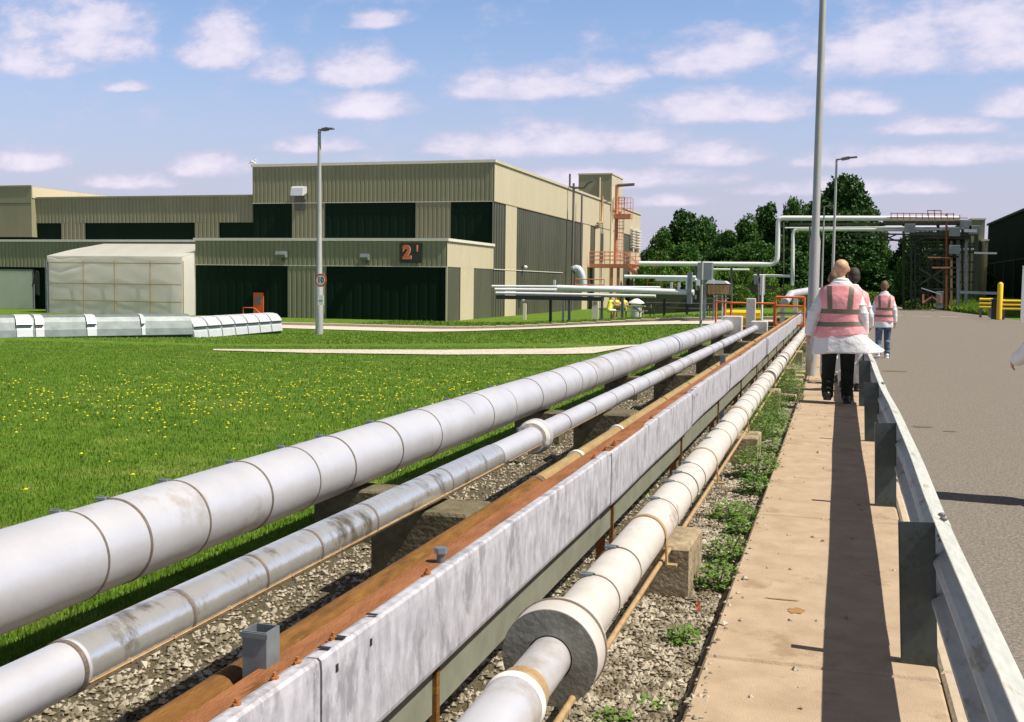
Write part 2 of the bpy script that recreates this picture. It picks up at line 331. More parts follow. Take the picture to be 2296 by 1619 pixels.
so=bpy.data.objects.new('sun',sl); C.objects.link(so); so.rotation_euler=(-SUN).to_track_quat('-Z','Y').to_euler()
sc.view_settings.view_transform='Standard'; sc.view_settings.look='None'; sc.view_settings.exposure=EXPO
sc.render.engine='CYCLES'
# ================= TERRAIN =================
xs=np.concatenate([np.linspace(-260,-45,20),np.linspace(-44,-3.2,90),np.linspace(-3,14,10),np.linspace(20,260,16)])
ys=np.concatenate([np.linspace(-30,0,5),np.linspace(1,75,110),np.linspace(78,160,20),np.linspace(180,900,14)])
V=[];Fc=[]
for y in ys:
    for x in xs: V.append((x,y,gz(x,y)-.004))
nx=len(xs)
for j in range(len(ys)-1):
    for i in range(nx-1): a=j*nx+i; Fc.append((a,a+1,a+1+nx,a+nx))
tag(npmesh('ground',V,Fc,'grass',True),kind='structure')
def strip(name,pa,pb,m,off=.015,nseg=40,nw=6):
    """ground-following strip between two polylines"""
    def at(pl,t):
        t*=len(pl)-1; i=min(int(t),len(pl)-2); f=t-i; return (pl[i][0]*(1-f)+pl[i+1][0]*f, pl[i][1]*(1-f)+pl[i+1][1]*f)
    V=[];Fc=[]
    for i in range(nseg+1):
        a=at(pa,i/nseg);b=at(pb,i/nseg)
        for j in range(nw+1):
            f=j/nw; x=a[0]*(1-f)+b[0]*f; y=a[1]*(1-f)+b[1]*f; V.append((x,y,gz(x,y)+off))
    for i in range(nseg):
        for j in range(nw): q=i*(nw+1)+j; Fc.append((q,q+1,q+nw+2,q+nw+1))
    return tag(npmesh(name,V,Fc,m,True),kind='structure')
strip('gravel_bed',[(-2.95,-3),(-2.95,12),(-2.9,48)],[(-.5,-3),(-.5,12),(-.5,48)],'gravel_bed',.008,60,3)
b=MB(); 
R=[(.47,-6),(9.6,-6),(9.6,PZ(2296,720,-.09).y-3),tuple(PZ(2296,720,-.09)[:2]),tuple(PZ(2206,707,-.09)[:2]),tuple(PZ(2100,694,-.09)[:2]),tuple(PZ(2007,682,-.09)[:2]),tuple(PZ(1985,684,-.09)[:2]),(2.2,75),(.6,60),(.47,46)]
b.add([(x,y,-.088) for x,y in R],[tuple(range(len(R)))]); struct('road',b,'road')
strip('service_road',[(-70,47),(-45,47),(-24.5,47),(-15,46.6),(-6.5,45.2),(-2,43.5)],[(-70,51.5),(-45,51.5),(-24.5,51.5),(-15,51.5),(-7,51.2),(-2,51)],'paleroad',.03,60,4)
strip('footpath',[G(478,787)[:2],G(700,793)[:2],G(1000,797)[:2],G(1250,796)[:2],G(1330,794)[:2]],[G(478,784)[:2],G(700,785)[:2],G(1000,786)[:2],G(1250,783)[:2],G(1440,774)[:2]],'paleroad',.02,50,3)
# kerb beyond the service road and grass shoulder
b=MB()
for i in range(60):
    x0=-45+i*.72; b.box(x0,x0+.70,51.5,51.75,gz(x0,51.6)-.1,gz(x0,51.6)+.17,.02)
tag(b.build('kerb','kerb'),kind='structure')
# walkway slabs
b=MB(); yy=-2.0; jl=[4.95,7.55,10.3,13.3,15.6]; 
edges=[-2.0,1.7]+[4.3]+[7.13,10.66,12.9,14.6]
for i in range(len(edges)-1): b.box(-.465,.415,edges[i]+.009,edges[i+1]-.009,-.16,0,.012)
struct('path',b,'slab')
b=MB()
y0=14.62
while y0<46:
    dl=random.uniform(.7,1.3); j=random.uniform(-.05,.03)
    b.box(-.44+random.uniform(-.04,.05),.415,y0,y0+dl-.05,-.16,-.01+j*.3,.015); y0+=dl
struct('path_far_slabs',b,'slab')
b=MB(); b.box(-.492,.41,-2,46,-.15,-.05); struct('path_bed',b,'seam')
b=MB(); y0=-2
while y0<60:
    b.box(.422,.478,y0,y0+.905,-.15,.004,.012); y0+=.915
struct('kerb_edge',b,'kerb')
# stains on the slabs
def blob(name,cx,cy,rx,ry,z,m,seed,n_=26):
    r=random.Random(seed); b=MB(); V=[(cx,cy,z)]
    for k in range(n_):
        t=2*math.pi*k/n_; q=.75+.35*r.random(); V.append((cx+rx*q*math.cos(t),cy+ry*q*math.sin(t),z))
    b.add(V,[(0,1+k,1+(k+1)%n_) for k in range(n_)]); return b
q1=PZ(1785,1370,0); q2=PZ(1755,1345,0); b=blob('s',q1.x,q1.y,.04,.05,.003,'stain',1); b2=blob('s',q2.x,q2.y,.09,.010,.0032,'stain',3); b.add(b2.v,b2.f)
struct('path_stain',b,'stain')
# road paint and patches
b=MB()
for x0,x1 in ((2.6,3.4),(3.9,4.9),(5.3,6.3)): b.box(x0,x1,64.0,64.2,-.084,-.083)
struct('road_marking',b,'white')
b=MB()
for cx,cy,rx,ry,s in ((.95,13.0,.12,.10,1),(1.2,12.7,.07,.05,2),(1.05,21.5,.25,.18,3)):
    q=blob('p',cx,cy,rx,ry,-.084,'seam',s); b.add(q.v,q.f)
struct('road_patch',b,'seam')
# ================= STONES =================
def stones(n_,xf,name):
    ico=np.array([(0,0,1),(.9,0,.1),(0,.9,.05),(-.9,0,-.05),(0,-.9,.1),(0,0,-1)],dtype=float)
    fc=np.array([(0,1,2),(0,2,3),(0,3,4),(0,4,1),(5,2,1),(5,3,2),(5,4,3),(5,1,4)])
    Vs=[];Fs=[]
    for i in range(n_):
        x,y=xf(); s=RN.uniform(.007,.017)*(1 if RN.rand()>.06 else 1.7)
        p=ico*(1+RN.uniform(-.3,.3,(6,3)))*s*np.array([1,1,.7]); a=RN.rand()*6.28; c,q=math.cos(a),math.sin(a)
        p=p@np.array([[c,-q,0],[q,c,0],[0,0,1]]); t=RN.normal(0,.4); p=p@np.array([[1,0,0],[0,math.cos(t),-math.sin(t)],[0,math.sin(t),math.cos(t)]])
        p+=np.array([x,y,gz(x,y)+.008+s*.35]); Vs.append(p); Fs.append(fc+6*i)
    return tag(npmesh(name,np.concatenate(Vs),np.concatenate(Fs),'stone'),kind='stuff')
def yden():
    # density falls with distance
    return 2.6+ (RN.rand()**1.9)*22
tag(stones(420,lambda:(RN.uniform(-.45,.4) if RN.rand()<.2 else (-.465+abs(RN.normal(0,.035))),yden()),'path_grit'),'loose stones kicked onto the concrete walkway','grit')
for v_ in (bpy.data.objects['path_grit'],): v_.location.z=.088; v_.scale=(1,1,1)
tag(stones(60000,lambda:(RN.uniform(-1.1,-.47) if RN.rand()<.55 else RN.uniform(-2.9,-1.1),yden()),'gravel'),'pale loose gravel between the pipes and the walkway','gravel')
# ================= GRASS =================
def blades(n_,xf,hmin,hmax,wd,name,m):
    x=np.empty(n_);y=np.empty(n_);z=np.empty(n_)
    for i in range(n_): x[i],y[i]=xf(); z[i]=gz(x[i],y[i])
    a=RN.rand(n_)*6.283; h=RN.uniform(hmin,hmax,n_); ww=wd*(1+y/12)*RN.uniform(.7,1.3,n_); le=RN.uniform(0,.7,n_)*h; b_=RN.rand(n_)*6.283
    V=np.zeros((n_,3,3)); 
    V[:,0]=np.stack([x-np.cos(a)*ww,y-np.sin(a)*ww,z-.01],1); V[:,1]=np.stack([x+np.cos(a)*ww,y+np.sin(a)*ww,z-.01],1)
    V[:,2]=np.stack([x+np.cos(b_)*le,y+np.sin(b_)*le,z+h],1)
    return npmesh(name,V.reshape(-1,3),np.arange(n_*3).reshape(-1,3),m)
def gx():
    while True:
        y=2.0+(RN.rand()**1.6)*25.5; xl=-.84*y-1.2; x=RN.uniform(xl,-2.9)
        if x>xl and not(26.8<y<28.6): return x,y
tag(blades(210000,gx,.012,.038,.0035,'grass','blade'),'short mown lawn grass with scattered taller blades','grass',kind='stuff')
def gx2():
    y=28.6+RN.rand()*17; return RN.uniform(-.84*y-3,-3.5),y
tag(blades(40000,gx2,.02,.05,.006,'grass','blade'),'grass on the lawn beyond the narrow footpath','grass',kind='stuff')
def gx3():
    y=51.9+RN.rand()*8; return RN.uniform(-25,-3),y
tag(blades(14000,gx3,.06,.2,.01,'grass','blade'),'rough grass bank in front of the building','grass',kind='stuff')
# wildflowers: small yellow heads on stalks
Vs=[];Fs=[];k=0
def flower(x,y,s):
    global k
    z=gz(x,y)+RN.uniform(.03,.07); n6=6
    V=[(x,y,z+.01)]+[(x+s*math.cos(t*math.pi/3),y+s*math.sin(t*math.pi/3),z) for t in range(6)]+[(x,y,z-.012)]
    F_=[(0,1+t,1+(t+1)%6) for t in range(6)]+[(7,1+(t+1)%6,1+t) for t in range(6)]
    Vs.extend(V); Fs.extend([tuple(i+k for i in f) for f in F_]); k+=8
for i in range(620):
    px=RN.uniform(0,1180); py=RN.normal(885,38)+ (px-500)*-.012
    if py<805 or py>1180: continue
    if RN.rand()<.35: px=RN.normal(560,260)
    # pixel row only chooses how far out on the lawn the patch lies
    dd=gz(-8,9); pp=G(px,py); X,Y=pp.x,pp.y
    if X>-3.3: continue
    flower(X+RN.normal(0,.05),Y,RN.uniform(.009,.019))
for (X,Y) in ((-5.2,7.2),(-4.7,6.2),(-5.6,6.5),(-4.6,6.9),(-6.3,8.0)): flower(X,Y,.018)
for i in range(70):
    Y=RN.uniform(7,26); flower(RN.uniform(-1.0*Y*.76,-3.2 if Y>5 else -3.2),Y,RN.uniform(.008,.014))
tag(npmesh('wildflowers',Vs,Fs,'yellow_fl'),'yellow dandelion heads scattered in a band across the lawn','flowers',kind='stuff')
# ================= PIPES =================
def pipe(name,label,X,Z,r,y0,y1,m,bands,bm,bw=.014,bt=.004,clip=False,n_=32,wob=.0,group=None,end=None,cat='pipe'):
    t=thing(name,label,cat,(X,y0,Z),0,group)
    # sections between bands, each overlapping the next a little
    mb=MB(); bs=sorted(b for b in bands if y0<b<y1); ed=[y0]+bs+[y1]; q=random.Random(len(ed))
    for i in range(len(ed)-1):
        dr=q.uniform(-.0015,.002)*(r/.1); a=ed[i]-y0; c=ed[i+1]-y0+.012; dx=q.uniform(-wob,wob); dz=q.uniform(-wob,wob)
        mb.tube([(dx,a,dz),(dx,c,dz)],r+dr,n_,caps=(i==0 or i==len(ed)-2))
    mb.build('cladding',m,t)
    for i,b in enumerate(bs):
        rb=MB(); rb.ring((0,b-y0,0),r-.003,r+bt,bw,n_)
        o=rb.build('band',bm,t)
        if clip and b<9:
            cb=MB(); cx,cz=-(r+.004)*math.sin(.3),(r+.004)*math.cos(.3)
            cb.box(cx-.028,cx+.02,b-y0-.016,b-y0+.016,cz-.004,cz+.008,.002); cb.tube([(cx-.02,b-y0,cz+.01),(cx+.03,b-y0,cz+.006)],.0035,6); cb.build('clip','galv',o)
    return t
q=random.Random(3)
b1=[4.12,4.38,4.79,5.32,5.81,6.24,6.92,7.6,8.3,8.75,9.36,10.2,11.07]
y=11.07
while y<27.2: y+=q.choice([.45,.7,.9,.9]); b1.append(y)
X1=-2.788; Z1=EYE-1.07; E1=PX(1628,722,X1).y; b1=[fy(b,X1) for b in b1]
p1=pipe('wide_pipe','widest white clad pipe nearest the lawn with thin dark bands',X1,Z1,.175,1.2,E1,'alu',b1,'band',.012,.003,True,48,.0012)
e=MB(); e.tube([(0,E1-1.25,0),(0,E1-.7,-.02),(0,E1-.2,-.16),(0,E1-.05,-.45)],.178,32); e.build('end_elbow','alu',p1)
X2=-1.929; Z2=EYE-1.032; E2=PX(1693,730,X2).y; f2=lambda v: fy(v,X2)
p2=pipe('narrow_pipe','slim shiny clad pipe with a grimy seam, second pipe from the lawn',X2,Z2,.0735,1.2,E2,'alu',[f2(b) for b in [2.82,3.3,3.73,4.13,4.63,5.54,6.4]+[8.0+i*.83 for i in range(22)]],'band',.014,.003,False,32,.0008)
e=MB(); e.tube([(0,E2-1.25,0),(0,E2-.7,-.02),(0,E2-.3,-.15),(0,E2-.2,-.4)],.079,20); e.build('end_elbow','alu',p2)
j=MB()
for a,b_ in ((2.84,3.29),(3.31,3.72),(3.74,4.12),(4.14,4.62),(4.64,5.53),(5.55,6.39)):
    j.tube([(0,f2(a)-1.2,0),(0,f2(b_)-1.2,0)],.0768+random.uniform(0,.0012),36)
j.build('shiny_jacket','alu3',p2)
j=MB()  # long overlap seam low on the sunny side
for a,b_ in ((2.83,6.4),(6.5,9.2)):
    j.bar((.071,f2(a)-1.2,-.037),(.071,f2(b_)-1.2,-.037),.010,.004,(.9,0,-.4))
for yy in (3.0,3.2,3.5,3.9,4.3,4.9,5.2,5.9): j.ell((.075,f2(yy)-1.2,-.034),(.004,.006,.006),8,5)
j.build('seam_strip','strap',p2)
j=MB(); cy=f2(7.27)-1.2; j.tube([(0,cy,0),(0,cy+.07,0)],.118,40); j.build('collar','alu',p2)
j=MB(); j.tube([(0,cy-.05,0),(0,cy-.002,0)],[.100,.117],40); j.build('collar_edge','conc_l',p2)
X3=-1.356; Z3=EYE-.9655
p3=thing('thin_ochre_pipe','thin pipe of rusty ochre steel with rings, beside the rusty flange','pipe',(X3,1.2,Z3))
q3=[1.2,5.2]
mb=MB(); mb.tube([(0,0,0),(0,fy(5.2,-1.35)-1.2,0)],.044,20); mb.build('rusty_length','rust',p3)
mb=MB(); mb.tube([(0,fy(5.2,-1.35)-1.2,.002),(0,41,.002)],.041,20); mb.build('ochre_length','ochre',p3)
for i,yy in enumerate([5.15,5.95,7.05,8.9,10.3,12.1,13.2,14.9,16.4,18.2,20,22.3,24.5,27,30]):
    pale=i in(1,2); r=MB(); r.ring((0,fy(yy,-1.35)-1.2,0),.030,.052 if pale else .048,.05 if pale else .022,20); r.build('ring','trim' if pale else 'band',p3)
# rusty angle (flange) carrying the white panels
fl=thing('rusty_channel','long rusty orange steel channel carrying the white panels','steel beam',(-1.20,1.2,0))
zt=EYE-.8935
mb=MB(); mb.box(-.052,.052,0,41,zt-.008,zt); mb.box(-.052,-.046,0,41,zt-.12,zt-.009); mb.build('top_flange','rust_o',fl)
mb=MB(); mb.box(-.01,.008,0,41,zt-.475,zt-.20); mb.build('lower_web','lowch',fl)
for yy in [(PZ(a_,c_,zt).y*.958+.287*1.2) for a_,c_ in ((560,1597),(645,1537),(690,1500),(765,1443),(935,1290),(1340,1030),(1365,1012),(1385,998),(1480,940),(1560,885),(1600,860),(1680,800),(1700,785))]:
    mb=MB(); mb.tube([(.030,fy(yy,-1.2)-1.2,zt-.001),(.030,fy(yy,-1.2)-1.2,zt+.006)],.016,14); mb.tube([(.030,fy(yy,-1.2)-1.2,zt+.006),(.030,fy(yy,-1.2)-1.2,zt+.016)],.010,6,smooth=False); mb.tube([(.030,fy(yy,-1.2)-1.2,zt+.016),(.030,fy(yy,-1.2)-1.2,zt+.026)],.0045,8); mb.build('bolt','rustdk',fl)
yy=fy(3.39,-1.2)
while yy<41:
    mb=MB(); mb.bar((0.012,yy-1.2,-.12),(0.012,yy-1.2,zt-.21),.022,.03); mb.build('hanger_post','rust',fl)
    mb=MB(); mb.bar((-.05,yy-1.2,-.12),(-.05,yy-1.2,zt-.10),.05,.008); mb.build('rear_post','rustdk',fl)
    yy+=2.82
# white galvanised panels
jo=[fy(v,-1.14) for v in [-.7,2.5,5.76,9.0]+[9.0+3.2*i for i in range(1,11)]]
zb=EYE-1.172
for i in range(len(jo)-1):
    a,b_=jo[i]+.006,jo[i+1]-.006; q=random.Random(i+40)
    lab='pale galvanised panel on the rusty channel, '+(['running out of the bottom of the photo','second nearest, with a faint scratched loop','third nearest','fourth nearest','fifth nearest','sixth nearest','seventh nearest','eighth nearest','ninth nearest','tenth nearest','next to the farthest','third from the far end','at the far end by the railing'][i])
    t=thing('cable_trunking',lab,'steel panel',(-1.14,a,0),0,'pale galvanised panels in line along the pipes')
    L_=b_-a; dx=q.uniform(-.004,.006); dz=q.uniform(-.008,.006)
    nseg=30; V=[];Fc=[]
    for s in range(nseg+1):
        yy=L_*s/nseg; bow=.003*math.sin(yy*2.1+i)+dx; bz=.004*math.sin(yy*1.3+i*2)+dz
        pr=[(-.045,zt+.004),(-.03,zt+.010),(-.004,zt+.011),(.004,zt+.004),(.006,zt-.02),(.006,zb+.015),(.002,zb),(-.045,zb-.001),(-.045,zb+.004),(-.004,zb+.006),(-.002,zt-.01),(-.045,zt+.0)]
        for (x,z) in pr: V.append((x+bow,yy,z+bz))
    m_=len(pr)
    for s in range(nseg):
        for k in range(m_): c=s*m_+k; e=s*m_+(k+1)%m_; Fc.append((c,c+m_,e+m_,e))
    Fc+= [tuple(range(m_)),tuple(nseg*m_+k for k in range(m_-1,-1,-1))]
    mb=MB(); mb.add(V,Fc); mb.build('panel','beam',t)
    mb=MB(); mb.box(dx+.0065,dx+.0085,L_-.03,L_-.005,zb+.01,zt-.01); mb.build('end_lap','dgrey' if i else 'beam',t)
    if i in (1,2,3):
        mb=MB()
        for (yy,l_) in ((.05,.035),(.13,.05),(.33,.03)): mb.box(-.03,.0,yy,yy+l_*.4,zt+.0135,zt+.0155)
        mb.box(.0075,.0095,.07,.085,zt-.05,zt-.03); mb.box(.0075,.0095,.27,.285,zt-.05,zt-.03); mb.build('slot','black',t)
# galvanised tube stubs standing between pipe and channel
for i,(x,y,zc_) in enumerate(((-1.262,PZ(632,1500,EYE-.90).y,0),(-1.262,PZ(1632,815,EYE-.90).y,0))):
    t=thing('square_tube_post',('large open-topped galvanised square tube standing up through the rusty channel','small far open-topped galvanised square tube beside the ochre pipe')[i],'tube post',(x,y,0),0,'galvanised tube stubs')
    mb=MB(); h=zt+.085; s=.031
    for a in ((-s,-s,s,-s+.004),(-s,s-.004,s,s),(-s,-s+.004,-s+.004,s-.004),(s-.004,-s+.004,s,s-.004)): mb.box(a[0],a[2],a[1],a[3],-.1,h)
    mb.build('tube_wall','galv',t)
    mb=MB(); mb.box(-s-.004,s+.004,-s-.004,-s-.0005,h-.014,h-.002); mb.build('rim','galv',t)
t=thing('bolt_stub','dark round threaded stud with nut on the rusty flange','stud',(-1.19,PZ(1003,1262,zt).y,zt-.02)); mb=MB(); mb.tube([(0,0,0),(0,0,.05)],.014,12); mb.build('shank','dgrey',t); mb=MB(); mb.tube([(0,0,.05),(0,0,.068)],.022,6,smooth=False); mb.build('nut','galv',t)
# right hand pipe with insulation collar
X5,Z5,r5=-.848,EYE-1.195,.0958; S5=3.41
q=random.Random(9); b5=[fy(v,-.85) for v in [4.06,4.5,5.55,6.05,6.35,6.7,7.8,8.3,8.8]]; y=9.6
while y<42: b5.append(y); y+=q.choice([.35,.5,.6])
p5=pipe('walkway_pipe','grimy cream clad pipe nearest the walkway with many bands and a fat collar',X5,Z5,r5,S5,43,'alu2',b5,'band',.012,.003,True,44,.002)
mb=MB(); mb.tube([(0,-.42,0),(0,-.06,0)],.070,36,caps=False); mb.build('bare_pipe','alu',p5)
mb=MB(); mb.tube([(0,-3.0,0),(0,-.52,0)],.088,36); mb.build('near_cladding','alu',p5)
mb=MB(); mb.tube([(0,-.52,0),(0,-.505,0),(0,-.49,0),(0,-.48,0)],[.089,.093,.093,.080],36); mb.build('white_ring','white',p5)
mb=MB(); mb.tube([(0,-.478,0),(0,-.405,0)],.079,36); mb.build('ochre_strap','strap',p5)
mb=MB(); mb.tube([(0,-.10,0),(0,.03,0),(0,.055,0)],[.158,.160,.145],52,caps=False); mb.ring((0,.05,0),.08,.155,.01,48); mb.build('collar','alu2',p5)
mb=MB(); mb.ring((0,-.098,0),.0745,.157,.012,52)
MT['collar']=mat('dirty_collar_face',g3(.15,.15,.125),g3(.25,.25,.22),.8,scale=12,c3=g3(.36,.33,.27),c3t=.62,bump=.2)
mb.build('collar_face','collar',p5)
mb=MB(); mb.ring((0,.012,0),.152,.164,.012,52); mb.build('collar_band','band',p5)
for yy in [fy(v,-.85) for v in (5.13,7.3,9.8,13.9,17.9)]:
    st=MB(); st.ring((0,yy-S5,0),r5,r5+.008,.035,40); st.bar((r5+.004,yy-S5,0),(r5+.012,yy-S5,-.125),.008,.035,(0,1,0)); st.box(r5+.008,r5+.06,yy-S5-.02,yy-S5+.02,-.135,-.125); st.build('holding_strap','strap',p5)
# gas line lying under the right pipe
mb=MB(); mb.tube([(.0,0,0),(0,38,0)],.012,8); o=mb.build('tan_conduit','strap'); o.location=(-.77,2.0,EYE-1.318); tag(o,'thin tan conduit running under the cream banded pipe','conduit')
# concrete blocks
rows=[5.35,9.62,13.9,18.1,22.4,26.7,31,35.2,39.5]
def block(name,lab,x0,x1,yc,dy,zt_,grp,m='conc'):
    me=MB(); me.box(x0,x1,yc-dy/2,yc+dy/2,-.16,zt_,.012); o=me.build(name,m)
    for v in o.data.vertices:
        v.co.x+=random.uniform(-.006,.006); v.co.y+=random.uniform(-.008,.008); v.co.z+=random.uniform(-.006,.004)
    return tag(o,lab,'concrete block',grp)
for i,yc_ in enumerate(rows):
    o_=ORD[i]
    block('concrete_block','weathered concrete block with sunlit end under the banded walkway pipe, %s'%o_,-1.03,-.668+.03*(i%2),yc_+.27,.50,EYE-1.30+ (.0 if i%2==0 else -.02),'concrete blocks under the walkway pipe')
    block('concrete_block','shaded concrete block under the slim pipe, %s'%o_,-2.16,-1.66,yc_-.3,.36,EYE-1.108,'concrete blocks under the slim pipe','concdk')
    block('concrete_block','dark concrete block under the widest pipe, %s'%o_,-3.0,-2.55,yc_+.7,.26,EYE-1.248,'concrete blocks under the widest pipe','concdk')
# steel plate on second block and end blocks
mb=MB(); mb.box(-2.62,-2.46,8.95,9.05,EYE-1.45,EYE-1.25); tag(mb.build('steel_plate','galv'),'pale blue steel plate leaning by the concrete block under the slim pipe','plate')
def endb(lab,a,b_,c,d,e):
    mb=MB(); mb.box(a,b_,c-d/2,c+d/2,-.16,e,.015); tag(mb.build('end_block','conc_l'),lab,'concrete block')
endb('tall pale concrete block where the widest pipe ends',X1-.1,X1+.38,E1+.35,.5,EYE-.80)
endb('pale concrete block where the slim pipe ends',X2-.1,X2+.28,E2+.2,.45,EYE-.86)
endb('narrow upright concrete post beyond the slim pipe end',P(1684,690,31).x-.12,P(1684,690,31).x+.12,31,.25,P(1684,669,31).z)
# ================= GUARD RAIL =================
for i in range(14):
    Y=4.46+3.22*i; t=thing('guardrail_post','galvanised channel post of the guardrail, %s to the viewer'%(ORD[i] if i<12 else ('thirteenth nearest','fourteenth nearest')[i-12]),'guardrail post',(.349,Y,0),0,'guardrail posts along the walkway edge')
    t.rotation_euler=(0,-.045+random.uniform(-.02,.02),random.uniform(-.06,.06))
    mb=MB(); h=.565; mb.box(-.066,.066,-.003,.003,-.12,h); mb.build('web','postm',t)
    mb=MB(); mb.box(-.069,-.064,-.003,.045,-.12,h-.001); mb.build('flange','postm',t)
    mb=MB(); mb.box(.061,.066,.0035,.055,-.12,h-.001); mb.build('flange','galv',t)
    mb=MB(); mb.tube([(.06,.03,.42),(.125,.03,.42)],.01,8); mb.build('bolt','dgrey',t)
prof=[(.004,0),(.006,-.012),(.040,-.028),(.078,-.050),(.083,-.062),(.083,-.085),(.070,-.100),(.018,-.135),(.006,-.150),(.006,-.162),(.018,-.177),(.070,-.212),(.083,-.227),(.083,-.250),(.078,-.262),(.040,-.284),(.006,-.300),(.004,-.312)]
ya=-1.86+.06; k=0
while ya<44:
    yb=ya+6.44
    t=thing('guardrail_beam','pale galvanised corrugated guardrail beam, %s length along the road'%ORD[k],'guardrail',(.388,ya,.572),0,'lengths of guardrail beam between walkway and road')
    n_=24; V=[];Fc=[]; th=.003
    pr=prof+[(x-th,z-.0005) for x,z in reversed(prof)]; m_=len(pr)
    for s in range(n_+1):
        yy=(yb+.12-ya)*s/n_; Yw=ya+yy; wx=.006*math.sin(Yw*.9+1)+.002*math.sin(Yw*2.3)+(.0035 if s<1 else 0)-k*0; wz=.006*math.sin(Yw*.75+2)
        for x,z in pr: V.append((x+wx,yy,z+wz))
    for s in range(n_):
        for j in range(m_): c=s*m_+j;e=s*m_+(j+1)%m_; Fc.append((c,c+m_,e+m_,e))
    Fc+=[tuple(range(m_)),tuple(n_*m_+j for j in range(m_-1,-1,-1))]
    mb=MB(); mb.add(V,Fc,False); mb.build('rail','rail',t)
    for (yy,zz,xx) in ((.02,-.03,.052),(.10,-.03,.052),(.02,-.118,.05),(.10,-.118,.05),(3.08,-.15,.008)):
        mb=MB(); wx=.006*math.sin((ya+yy)*.9+1)+.002*math.sin((ya+yy)*2.3); wz=.006*math.sin((ya+yy)*.75+2)
        mb.ell((xx+wx,yy,zz+wz+.006),(.016,.012,.010),10,6); mb.build('bolt_head','dgrey',t)
    ya=yb; k+=1
# ================= LAMP POSTS =================
def lamp(lab,x,y,z,h,rb,rt,arm,armz,flip=1,base_h=1.2,grp='street lamps'):
    t=thing('street_lamp',lab,'street lamp',(x,y,z),0,grp)
    mb=MB(); mb.tube([(0,0,-.2),(0,0,base_h),(0,0,base_h+.12),(0,0,h)],[rb*1.35,rb*1.35,rb,rt],20); mb.build('pole','polem',t)
    if arm:
        mb=MB(); mb.tube([(0,0,h-.1),(0,0,h+.02),(arm*.3*flip,0,h+.04)],[rt*1.1,rt,rt*.8],10); mb.build('arm','dgrey',t)
        mb=MB(); a=(arm*.25*flip,0,h+.03); b_=(arm*flip,0,h+.03+armz)
        mb.bar(a,((a[0]+b_[0])/2,0,(a[2]+b_[2])/2+.02),.2,.12); mb.bar(((a[0]+b_[0])/2,0,(a[2]+b_[2])/2+.02),b_,.24,.06); mb.build('lamp_head','dgrey',t)
    mb=MB(); mb.box(-rb*.5,rb*.5,-rb*1.35-.006,-rb*1.3,.35,.85); mb.build('access_door','polem',t)
    return t
lamp('tall thick grey lamp column beside the walkway, top outside the photo',P(1829,500,18.7).x,18.7,-.1,10.5,.064,.044,None,0,1,2.3)
lamp('slender street lamp with its head pointing right, just behind the bald man',P(1869,560,50).x,50,-.1,P(1873,359,50).z+.1,.07,.045,.85,.08)
lamp('farther street lamp with pale head, left of the slender one',P(1845,560,76).x,76,-.1,P(1846,464,76).z+.1,.07,.045,.65,.06)
pg=P(1879,546,125); lamp('distant small street lamp with white head before the dark trees',pg.x,125,-.1,pg.z+.1,.07,.05,1.3,.05)
pg=P(1552,538,140); lamp('faint distant lamp post above the elevated pipe near the trees',pg.x,140,-1,pg.z+1,.09,.06,.5,.02)
pb=G(716,750); pt=P(713,293,pb.y); l5=lamp('street lamp with speed limit sign, standing by the lawn',pb.x,pb.y,pb.z,pt.z-pb.z,.12,.065,.62,.03,1,2.2)
def pole_sign(px,py,Y,r):
    c=P(px,py,Y); t=thing('speed_limit_sign','round white speed sign with red border reading 10 on the lamp post','sign',(c.x,c.y,c.z),-.12)
    def disc(ra,d,m,nm):
        mb=MB(); mb.tube([(0,0,0),(0,-d,0)],ra,32,smooth=False); return mb.build(nm,m,t)
    disc(r,.02,'red','border'); disc(r*.76,.026,'white','face')
    textmesh('10',r*1.15,'numeral','black',t,(0,-.028,0),(math.pi/2,0,0),.003,.008)
pole_sign(719.5,628.5,pb.y-.22,.27)
c=P(719,673,pb.y-.2); t=thing('small_notice','small white rectangular notice under the round speed sign','notice',(c.x,c.y,c.z)); mb=MB(); mb.box(-.13,.13,-.012,.012,-.2,.2); mb.build('plate','white',t); mb=MB(); mb.box(-.09,.09,-.016,-.0125,-.04,.0); mb.build('mark','galv',t)
# thin poles in the middle distance
c=G(1571,727)
c=P(1571,727,36); z0=gz(c.x,36); tp=P(1573,586,36); t=thing('thin_pole','thin pale sign pole beyond the end of the widest pipe','pole',(c.x,36,z0)); mb=MB(); mb.tube([(0,0,0),(0,0,tp.z-z0)],.045,10); mb.build('shaft','polem',t); mb=MB(); mb.tube([(0,0,1.6),(0,0,1.75)],.05,10); mb.build('clamp','dgrey',t)
c=P(1708,700,34); tp=P(1710,616,34); t=thing('marker_post','thin white marker post with a bright yellow-white top behind the orange railing','pole',(c.x,34,-.15)); mb=MB(); mb.tube([(0,0,0),(0,0,tp.z+.15)],.035,8); mb.build('shaft','white',t); mb=MB(); mb.box(-.07,.07,-.02,.02,tp.z+.15-.62,tp.z+.15,.01); mb.build('top_board','white',t); mb=MB(); mb.box(-.26,-.12,-.01,.01,tp.z-.15,tp.z+.12); mb.build('side_plate','duct',t)
